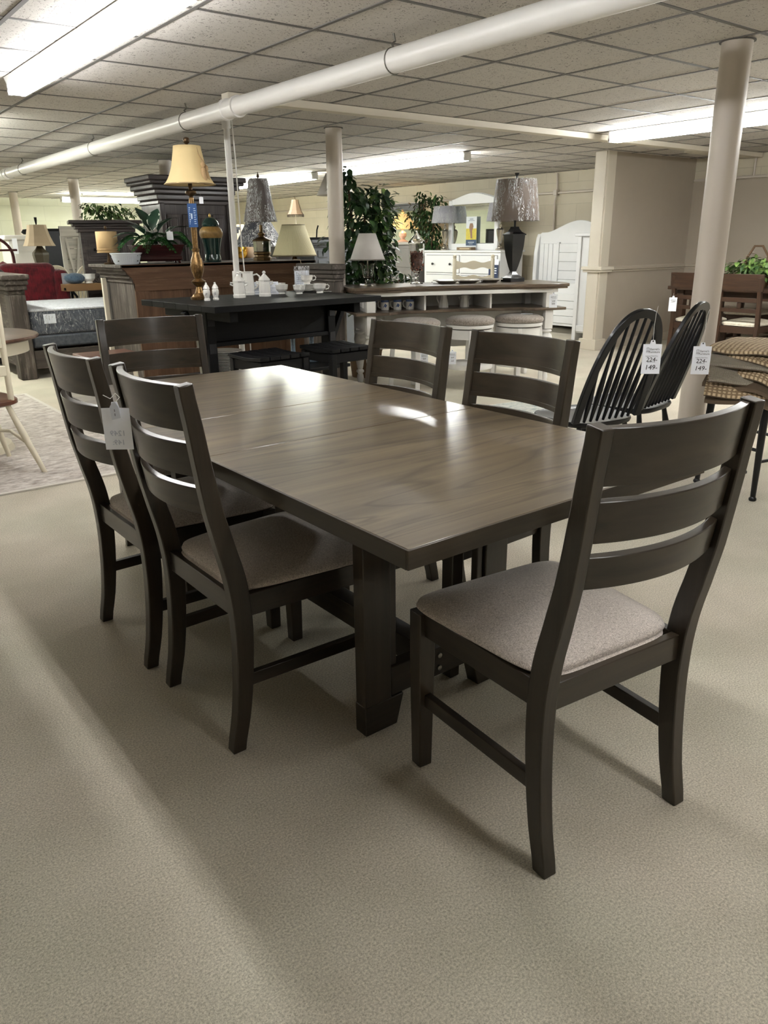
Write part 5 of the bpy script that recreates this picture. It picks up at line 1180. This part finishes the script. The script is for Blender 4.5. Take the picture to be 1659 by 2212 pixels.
pricetag_small('price tag hanging on the front leg of the white island', tuple(at(1196, 633, Y=4.84)), R(-35), (('1499', -.078, .017), ('999', -.105, .022)), .075, .13)
pricetag_small('price tag on the middle round stool', tuple(at(977, 757, Y=5.02)), R(-35), (('369', -.068, .018), ('249', -.098, .018)), .07, .12)
pricetag_small('price tag on the left round stool, seen between the chair slats', tuple(at(916, 760, Y=5.2)), R(-35), (('369', -.068, .018), ('249', -.098, .018)), .07, .12)
# glass hurricane lamp, potpourri jar, plates, black lamp on island
gl = glassmat('clear_glass')
o = thing('glass_lamp', 'lamp with white cone shade and clear glass urn base on the island corner', 'lamp', tuple(at(795, 617, z=.915)))
MB().lathe([(0, 0), (.075, 0), (.075, .018), (.05, .022)], sq=4).build('plinth', gl, o)
MB().lathe([(.02, .02), (.03, .04), (.02, .055), (.045, .08), (.055, .12), (.06, .17), (.078, .195), (.074, .196), (.055, .17), (.048, .12), (.035, .085), (0, .075)], n=28).build('glass_urn', gl, o)
MB().tube([(0, 0, .06), (0, 0, .44)], .006, 8).build('rod', plain('nickel', (180, 178, 172), .2, metal=1), o)
MB().lathe([(.158, .225), (.075, .452)], n=40, cap=False).build('shade', plain('white_linen_shade', (206, 202, 198), .85), o, solid=.003)
MB().lathe([(.159, .222), (.162, .228), (.158, .232)], n=40, cap=False).build('shade_trim', plain('grey_trim', (130, 124, 118), .8), o)
o = thing('apothecary_jar', 'clear pedestal jar with pointed lid filled with pink potpourri', 'jar', tuple(at(900, 613, z=.915)))
MB().lathe([(0, 0), (.062, 0), (.06, .008), (.022, .018), (.012, .04), (.022, .055), (.012, .07), (.02, .085), (.035, .1)], n=32).build('pedestal', gl, o)
MB().lathe([(.02, .095), (.05, .13), (.066, .2), (.072, .28), (.072, .36), (.069, .36), (.069, .28), (.062, .2), (.045, .135), (.0, .11)], n=32).build('bowl', gl, o)
MB().lathe([(.082, .362), (.08, .375), (.05, .41), (.022, .44), (.01, .455), (.014, .468), (.003, .48), (0, .47), (.02, .43), (.07, .368)], n=32).build('lid', gl, o)
pp_ = MB(); random.seed(5)
pp_.lathe([(0, .115), (.04, .14), (.055, .2), (.06, .275), (0, .285)], n=16)
tagit(pp_.build('potpourri_core', plain('brown_petals', (96, 58, 48), .9, var=.5, vscale=60), o), None)
m = MB()
for k in range(260):
    a = random.uniform(0, 2*PI); z = random.uniform(.13, .30); r_ = (.05 if z < .16 else .058)*random.uniform(.85, 1.05)
    leaf(m, (r_*math.cos(a), r_*math.sin(a), z), (random.uniform(-1, 1), random.uniform(-1, 1), random.uniform(-1, 1)), .02, .008, .4, n=2)
q = m.build('potpourri', plain('pink_petals', (150, 96, 78), .9, var=.5, vscale=50), o); q['kind'] = 'stuff'
plm = plain('taupe_stoneware', (176, 168, 158), .35, coat=.3)
for k, (x, y) in enumerate(((965, 612), (1010, 611), (1056, 609))):
    o = thing('dinner_plate', ['square-rimmed taupe plate, left one on the island top', 'square-rimmed taupe plate, middle one on the island top', 'square-rimmed taupe plate, right one beside the black lamp'][k], 'plate', tuple(at(x, y, z=.915)), R(-24), 'taupe plates on the island')
    m = MB(); cs = []
    for r_, z in ((.001, .006), (.06, .004), (.065, .0), (.07, 0), (.105, .02), (.125, .024), (.125, .03), (.103, .027), (.07, .01), (.001, .01)):
        cs.append([(math.copysign(abs(math.cos(2*PI*i/40))**.7, math.cos(2*PI*i/40))*r_, math.copysign(abs(math.sin(2*PI*i/40))**.7, math.sin(2*PI*i/40))*r_, z) for i in range(40)])
    m.skin(cs, cap=False).build('plate_body', plm, o, smooth=50)
    if k < 2:
        m = MB(); 
        m.skin([[(.09+.05*t, -.01-.03*s_+.012*math.sin(7*t+s_*3), .03+.012*math.sin(5*t+2*s_)) for s_ in (0, .5, 1)] for t in [i/6 for i in range(7)]], cap=False, closed=False)
        one(m, 'napkin', plain('white_napkin', (214, 214, 220), .9), ['crumpled white napkin between the left and middle plates', 'crumpled white napkin between the middle and right plates'][k], 'napkin', tuple(Vector(at(x, y, z=.915))+Vector((0, 0, -.012))), R(-30), solid=.002, smooth=60)
blk = plain('satin_black_lamp', (16, 17, 20), .35, coat=.4)
o = thing('black_urn_lamp', 'tall black four-sided urn lamp with plastic-wrapped taupe shade', 'lamp', tuple(at(1107, 608, z=.915)), R(-10)); s = 1.18
def sqr(prof): return MB().lathe([(r*s*1.2, z*s) for r, z in prof], sq=4)
sqr([(0, 0), (.082, 0), (.082, .03), (.074, .032)]).build('plinth', blk, o, bevel=.002)
sqr([(.072, .032), (.05, .045), (.03, .065), (.022, .08)]).build('flared_foot', blk, o, smooth=20)
sqr([(.022, .08), (.035, .12), (.055, .20), (.067, .28), (.072, .35), (.072, .36)]).build('urn_body', blk, o, smooth=30)
sqr([(.08, .36), (.08, .368), (.05, .385), (.032, .41), (.028, .425)]).build('urn_shoulder', blk, o, smooth=20)
MB().tube([(0, 0, .425*s), (0, 0, .80*s)], .011, 10).build('stem', blk, o)
MB().lathe([(.225, .47*s), (.185, .775*s)], n=48, cap=False).build('shade', plain('taupe_shade', (128, 112, 100), .7), o, solid=.004)
MB().lathe([(.231, .465*s), (.19, .78*s)], n=48, cap=False).build('plastic_wrap', filmmat(), o)
MB().lathe([(.008, .775*s), (.008, .80*s), (.022, .825*s), (0, .826*s)], sq=4).build('finial', blk, o)
# ================================================================= RIGHT WALL: WHITE DRESSER, MIRROR, LAMPS, HEADBOARDS
WP = plain('white_satin_paint', (228, 229, 230), .4, var=.02)
knob = plain('dark_round_knob', (26, 24, 28), .3)
o = thing('white_dresser', 'white dresser with dark round knobs against the block wall', 'dresser', (9.05, 8.72, 0))
MB().bx(0, .5, 0, 1.78, .08, 1.12).build('carcass', WP, o, bevel=.004)
MB().bx(-.03, .52, -.03, 1.81, 1.12, 1.15).build('top', WP, o, bevel=.006)
for r_ in range(3):
    for c_ in range(2):
        y0 = .06+c_*.85; z1 = 1.07-r_*.31
        MB().bx(-.002, .001, y0-.008, y0+.818, z1-.278, z1+.008).build('drawer_gap', plain('shadow_gap_grey', (120, 120, 124), .8), o, smooth=0)
        d = MB().bx(-.016, 0, y0, y0+.81, z1-.27, z1).build('drawer', WP, o, bevel=.003)
        for y in (y0+.19, y0+.62): MB().lathe([(.008, 0), (.01, .015), (.02, .022), (.018, .034), (0, .036)], n=14, m=Matrix.Translation((-.016, y, z1-.135)) @ Matrix.Rotation(-PI/2, 4, 'Y')).build('knob', knob, d)
for x in (.04, .46):
    for y in (.05, 1.73): MB().bx(x-.03, x+.03, y-.03, y+.03, 0, .08).build('foot', WP, o, bevel=.003)
mirm = plain('silvered_mirror', (222, 226, 222), .02, metal=1, var=.0)
o = thing('dresser_mirror', 'arched white framed mirror standing on the white dresser', 'mirror', (9.30, 9.02, 1.151))
a0, a1 = 0, 1.14
arch = [(a0, 0), (a1, 0), (a1, .76)]+[(a1-(a1-a0)*k/20, .77+.10*math.sin(PI*k/20)**1.3) for k in range(1, 20)]+[(a0, .76)]
inn = [(a0+.08, .10), (a1-.08, .10), (a1-.08, .70), (a0+.08, .70)]
MB().prism(arch, 'yz', .012, .04).build('back_board', WP, o, bevel=.003)
m = MB().bx(-.02, .014, a0, a0+.08, 0, .765).bx(-.02, .014, a1-.08, a1, 0, .765).bx(-.02, .014, a0+.08, a1-.08, 0, .10)
m.build('frame', WP, o, bevel=.005)
MB().prism([(a0+.08, .70), (a1-.08, .70), (a1-.08, .765)]+[(a1-.08-(a1-a0-.16)*k/20, .77+.09*math.sin(PI*(k+1)/22)**1.3) for k in range(0, 21)]+[(a0+.08, .765)], 'yz', -.02, .014).build('arched_head', WP, o, bevel=.005)
MB().bx(.004, .011, a0+.078, a1-.078, .098, .702).build('mirror_glass', mirm, o, smooth=0)
o = thing('brochure_card', 'tall picture brochure with yellow field standing at the dresser mirror', 'brochure', (9.26, 9.47, 1.16), 0)
MB().bx(0, .004, 0, .24, 0.03, .50).build('card', plain('brochure_white', (214, 220, 226), .5), o, smooth=0)
MB().bx(-.001, 0, 0, .24, .15, .32).build('yellow_field', plain('meadow_yellow', (196, 180, 60), .5, var=.35, vscale=30), o, smooth=0)
MB().bx(-.0012, 0, 0, .24, .06, .15).build('navy_footer', plain('brochure_navy', (36, 62, 96), .5), o, smooth=0)
MB().prism([(.09, .17), (.13, .17), (.145, .26), (.17, .34), (.15, .40), (.09, .40), (.07, .35), (.10, .28)], 'yz', -.0022, -.001).build('brown_figure', plain('fawn_figure', (140, 108, 86), .6, var=.3, vscale=50), o, smooth=0)
m = MB().bx(-.002, 0, .05, .19, .435, .445).bx(-.002, 0, .08, .16, .455, .47).bx(-.002, -.0011, .05, .19, .10, .12).bx(-.002, -.0011, .08, .17, .08, .09)
m.build('lettering_lines', plain('pale_lettering', (150, 160, 176), .6), o, smooth=0)
o = thing('book', 'small brown book lying before the dresser mirror', 'book', (9.18, 9.62, 1.151)); MB().bx(-.05, .05, -.17, .17, 0, .045).build('cover', plain('brown_book', (122, 98, 70), .6), o, bevel=.003)
m = MB().bx(-.0515, -.05, -.13, .10, .016, .03); m.build('title_bar', plain('cream_print', (200, 186, 150), .6), o, smooth=0)
nick = plain('brushed_nickel', (176, 170, 160), .25, metal=1)
def silver_lamp(label, x, y):
    o = thing('nickel_lamp', label, 'lamp', (x, y, 1.151), group='brushed nickel lamps on the white dresser'); o.scale = (.84, .84, .99)
    MB().lathe([(0, 0), (.085, 0), (.085, .02), (.05, .035), (.045, .055), (.022, .075), (.03, .085), (.022, .095), (.045, .14), (.07, .24), (.078, .30), (.066, .32), (.02, .335), (.03, .36), (.03, .38), (.012, .39), (.012, .44)], n=32).build('base', nick, o)
    MB().lathe([(.265, .43), (.215, .69)], n=40, cap=False).build('shade', plain('grey_white_shade', (160, 160, 168), .8), o, solid=.004)
    MB().lathe([(.27, .425), (.22, .695)], n=40, cap=False).build('plastic_wrap', filmmat(), o)
    MB().tube([(-.2, 0, .69), (.2, 0, .69)], .004, 6).build('spider', nick, o)
silver_lamp('nickel lamp with wrapped pale shade left of the dresser mirror', 9.2, 10.16)
silver_lamp('nickel lamp right of the mirror, mostly hidden by the black urn lamp', 9.2, 8.88)
o = thing('hang_tag', 'navy and white hang tag on the dresser drawer knob', 'tag', tuple(at(1066, 572, X=9.0)))
MB().bx(-.002, 0, -.10, .10, -.22, .0).build('navy_card', plain('tag_navy', (30, 44, 78), .5), o, smooth=0); MB().bx(-.002, 0, -.11, .09, 0, .08).bx(-.003, 0, -.09, .09, -.28, -.22).build('white_card', paper, o, smooth=0)
m = MB()
for k in range(3): m.bx(-.004, -.0022, -.07, .07-.02*k, -.06-.035*k, -.045-.035*k)
m.build('white_print', paper, o, smooth=0)
# dark mirror + grey dresser + lit lamp
o = thing('dark_mirror', 'dark framed rectangular mirror behind the lit yellow lamp', 'mirror', (9.66, 11.38, 1.29))
MB().bx(0, .04, 0, .10, 0, .63).bx(0, .04, .95, 1.05, 0, .63).build('frame_stile', plain('charcoal_frame', (38, 38, 42), .4), o, bevel=.004); MB().bx(0, .04, .1, .95, .53, .63).bx(-.01, .05, -.03, 1.08, .63, .66).build('frame_rail', plain('charcoal_frame', (38, 38, 42), .4), o, bevel=.004)
MB().bx(.02, .03, .09, .96, 0, .54).build('mirror_glass', mirm, o, smooth=0)
o = thing('grey_dresser', 'taupe-grey dresser under the dark framed mirror', 'dresser', (9.2, 10.95, 0))
gd = plain('taupe_grey_paint', (112, 108, 106), .5, var=.04)
MB().bx(0, .5, 0, 1.7, 0, 1.24).build('carcass', gd, o, bevel=.004); MB().bx(-.04, .52, -.04, 1.74, 1.24, 1.285).build('top', plain('pale_grey_top', (160, 156, 150), .4), o, bevel=.006)
for r_ in range(3): MB().bx(-.014, 0, .06, 1.64, 1.18-.36*r_-.32, 1.18-.36*r_).build('drawer', gd, o, bevel=.004)
lit = stripemat('lit_pleated_shade', (236, 196, 120), (250, 220, 150), 50, .8, ((1, .62, .26), .35))
o = thing('pleated_lamp', 'lit lamp with glowing yellow pleated shade before the dark framed mirror', 'lamp', (9.32, 11.42, 1.286))
MB().lathe([(.30, .22), (.10, .47)], n=50, cap=False).build('shade', lit, o, solid=.003)
MB().lathe([(0, 0), (.10, 0), (.1, .02), (.03, .05), (.07, .10), (.07, .15), (.02, .19), (.01, .3)], n=24).build('glass_base', plain('blush_glass', (220, 190, 176), .1, coat=1), o)
MB().lathe([(.01, .46), (.014, .48), (.03, .495), (.03, .51), (.012, .52), (.02, .54), (0, .55)], n=12).build('finial', plain('cream_finial', (214, 190, 140), .4), o)
bl = bpy.data.lights.new('bulb', 'POINT'); bl.energy = 2; bl.color = (1, .7, .38); bl.shadow_soft_size = .04
bo = bpy.data.objects.new('bulb', bl); COL.objects.link(bo); bo.parent = o; bo.location = (0, 0, .32)
# sleigh bed head and foot, white chest end
o = thing('white_headboard', 'white arched panel headboard leaning along the block wall', 'headboard', (9.50, 7.0, 0), R(0))
yy = lambda t: t*1.42
MB().prism([(0, .06), (yy(1), .06), (yy(1), 1.36)]+[(yy(1-k/24), 1.40+.16*math.sin(PI*min(1, max(0, (k/24)*1.15-.12)))**1.6) for k in range(1, 24)]+[(0, 1.40)], 'yz', .06, .10).build('arched_back', WP, o, bevel=.006)
m = MB()
for k in range(8): MB().bx(.03, .06, .08, .98, .22+.128*k, .345+.128*k).build('plank', WP, o, bevel=.004)
for k in range(4): MB().bx(.03, .06, 1.02+.085*k, 1.10+.085*k, .22, 1.24).build('upright_plank', WP, o, bevel=.004)
MB().bx(.02, .06, .98, 1.02, .18, 1.26).build('stile', WP, o, bevel=.003)
MB().skin([[(x-.03, yy(1)-.04, z), (x+.05, yy(1)-.04, z), (x+.05, yy(1)+.03, z), (x-.03, yy(1)+.03, z)] for x, z in ((0.04, 0), (.03, .4), (.02, .8), (.03, 1.1), (.07, 1.32), (.10, 1.38))]).build('curved_post', WP, o, bevel=.008)
o = thing('white_footboard', 'low white plank footboard with arched top in front of the headboard', 'footboard', (9.0, 7.1, 0))
MB().prism([(0, .12), (1.2, .12), (1.2, .62)]+[(1.2-1.2*k/20, .60+.14*(k/20)**1.4) for k in range(1, 20)]+[(0, .74)], 'yz', .0, .05).build('arched_panel', WP, o, bevel=.006)
for k in range(4): MB().bx(-.015, 0, .03, 1.15, .16+.105*k, .258+.105*k).build('plank', WP, o, bevel=.004)
MB().bx(-.02, .06, -.03, .03, 0, .7).build('post', WP, o, bevel=.004); MB().bx(-.02, .06, 1.17, 1.23, 0, .62).build('post', WP, o, bevel=.004)
o = thing('white_chest', 'tall white chest seen end-on beside the partition', 'chest', (8.6, 6.28, 0))
MB().bx(.02, .48, .02, .60, .10, 1.335).build('end_panel', WP, o, bevel=.004)
for y0 in (0, .56): MB().bx(0, .5, y0, y0+.06, 0, 1.335).build('corner_stile', WP, o, bevel=.004)
MB().bx(.005, .03, .06, .56, .12, .2).build('bottom_rail', WP, o, bevel=.004)
MB().bx(-.03, .53, -.02, .65, 1.335, 1.375).build('top', WP, o, bevel=.006)
# ladder-back cream chair behind the island
TG = plain('taupe_cream_paint', (186, 178, 158), .5)
o = thing('ladder_back_chair', 'taupe cream ladder-back chair with scalloped slats behind the island', 'chair', (7.15, 7.35, 0), R(129))
for s in (-1, 1):
    MB().lathe([(.02, 0), (.024, .3), (.024, 1.07), (.018, 1.085), (.024, 1.10), (.022, 1.12), (.006, 1.13)], (s*.24, 0, 0), n=16).build('back_post', TG, o)
    MB().lathe([(.018, 0), (.024, .2), (.022, .45)], (s*.25, -.42, 0), n=16).build('front_leg', TG, o)
    MB().tube([(s*.25, -.42, .2), (s*.24, 0, .2)], .011, 8).build('stretcher', TG, o)
for z in (1.0, .83, .66):
    top = [(-.23+.46*k/24, z+.045+.012*math.cos(2*PI*k/12)) for k in range(25)]; bot = [(-.23+.46*k/24, z-.035-.012*math.cos(2*PI*k/12)) for k in range(24, -1, -1)]
    MB().prism(top+bot, 'xz', -.008, .008).build('scalloped_slat', TG, o)
m = MB(); cushion(m, .25, .26, -.45, .02, .43, .47, .46, e=6); m.build('seat', plain('rush_seat', (170, 150, 110), .9), o, smooth=50)
# ================================================================= BROWN DINING SET BY THE TAN WALL
DB = woodset('rustic_walnut', dark=(34, 23, 16), light=(76, 53, 38), rough=.45, coat=.25, contrast=1.1, bump=.15)
cush2 = fabric('cream_seat_linen', (196, 186, 164), (222, 214, 196), 300)
o = thing('rustic_table', 'rustic brown dining table by the tan wall', 'table', (8.25, 3.9, 0))
MB().bx(-.05, .95, -1.2, 1.35, .745, .785).build('top', DB['y'], o, bevel=.006)
MB().bx(.02, .06, -1.1, 1.25, .66, .745).bx(.84, .88, -1.1, 1.25, .66, .745).build('long_apron', DB['y'], o, bevel=.004)
MB().bx(.06, .84, 1.18, 1.22, .66, .745).bx(.06, .84, -1.1, -1.06, .66, .745).build('end_apron', DB['x'], o, bevel=.004)
for x in (.0, .82):
    for y in (-1.12, 1.17): MB().bx(x, x+.09, y, y+.09, 0, .745).build('leg', DB['z'], o, bevel=.006)
def rustic_chair(label):
    o = thing('rustic_chair', label, 'chair', (0, 0, 0), group='rustic brown chairs with cream seats')
    for s in (-1, 1):
        MB().skin([[(s*.20-.02, y-.02, z), (s*.20+.02, y-.02, z), (s*.20+.02, y+.025, z), (s*.20-.02, y+.025, z)] for z, y in ((0, -.06), (.2, -.02), (.45, 0), (.7, -.03), (.92, -.07))]).build('rear_leg', DB['z'], o, bevel=.004)
        MB().bx(s*.20-.022, s*.20+.022, .38, .42, 0, .45).build('front_leg', DB['z'], o, bevel=.003)
        MB().bx(s*.20-.012, s*.20+.012, .0, .40, .16, .20).build('side_stretcher', DB['y'], o, bevel=.002)
        MB().bx(s*.20-.012, s*.20+.012, .0, .40, .38, .445).build('side_rail', DB['y'], o, bevel=.002)
    rings = []
    for i in range(17):
        u = -1+i/8; b_ = -.03*(1-u*u)
        rings.append([(u*.235, -.035+b_, .79), (u*.235, -.055+b_, .955), (u*.235, -.08+b_, .955), (u*.235, -.06+b_, .79)])
    MB().skin(rings).build('top_slat', DB['x'], o, bevel=.004)
    MB().bx(-.19, .19, -.045, -.025, .68, .725).build('back_slat', DB['x'], o, bevel=.003); MB().bx(-.19, .19, -.03, -.01, .58, .62).build('back_slat', DB['x'], o, bevel=.003)
    MB().bx(-.02, .02, -.035, -.018, .62, .68).build('centre_block', DB['z'], o, bevel=.002)
    MB().bx(-.19, .19, -.01, .015, .37, .44).build('back_rail', DB['x'], o, bevel=.003); MB().bx(-.19, .19, .39, .41, .37, .44).build('front_rail', DB['x'], o, bevel=.003)
    MB().bx(-.19, .19, -.012, .01, .21, .25).build('back_stretcher', DB['x'], o, bevel=.003)
    m = MB(); cushion(m, .205, .225, .02, .43, .445, .51, .47, e=6); m.build('seat_cushion', cush2, o, smooth=60)
    return o
rc = rustic_chair('brown cream-seated chair, left one, partly behind the nearest column'); rc.location = (7.80, 4.68, 0); rc.rotation_euler.z = R(-86)
q = at(1604, 600, X=7.75); dup(rc, (7.78, q.y, 0), R(-88), 'brown cream-seated chair right of the nearest column')
dup(rc, (7.80, q.y-.72, 0), R(-90), 'brown cream-seated chair at the right edge of the view')
dup(rc, (9.35, 4.75, 0), R(92), 'brown chair at the far side of the rustic table')
dup(rc, (9.35, 3.95, 0), R(90), 'brown chair at the far side, nearer the right edge')
pricetag_small('price tag hanging on the left brown cream-seated chair', tuple(at(1455, 640, X=7.68)), R(-58), (('1299', -.062, .02),), .08, .155)
o = thing('flower_basket', 'leafy basket with small pink blossoms and a twig handle on the rustic table', 'plant', tuple(at(1630, 606, X=8.6)), 0); o.location.z = .787
MB().lathe([(0, 0), (.13, 0), (.17, .10), (.18, .11), (.15, .11), (0, .09)], n=24).build('basket', plain('wicker', (120, 92, 60), .8, var=.4, vscale=80), o)
m = MB(); bush(m, 0, 0, .17, .28, .34, .12, 340, (.06, .09), (.02, .03), 61); m.build('foliage', lf_mid, o, smooth=60)
m = MB(); bush(m, 0, 0, .22, .26, .33, .10, 120, (.06, .09), (.02, .03), 62); m.build('light_foliage', lf_lime, o, smooth=60)
m = MB(); random.seed(8)
for k in range(26):
    a = random.uniform(0, 2*PI); rr_ = random.uniform(.1, .3)
    c_ = (rr_*.9*math.cos(a), rr_*1.1*math.sin(a), random.uniform(.16, .34))
    for j in range(5): leaf(m, c_, (math.cos(j*1.26), math.sin(j*1.26), .4), .028, .012, .2, n=2)
m.build('blossoms', plain('pink_petal', (220, 184, 176), .8), o, smooth=60)
MB().tube([(0, .13, .1), (0, .12, .30), (0, .05, .42), (0, -.04, .42), (0, -.11, .32), (0, -.14, .1)], .012, 7).build('twig_handle', stemm, o)
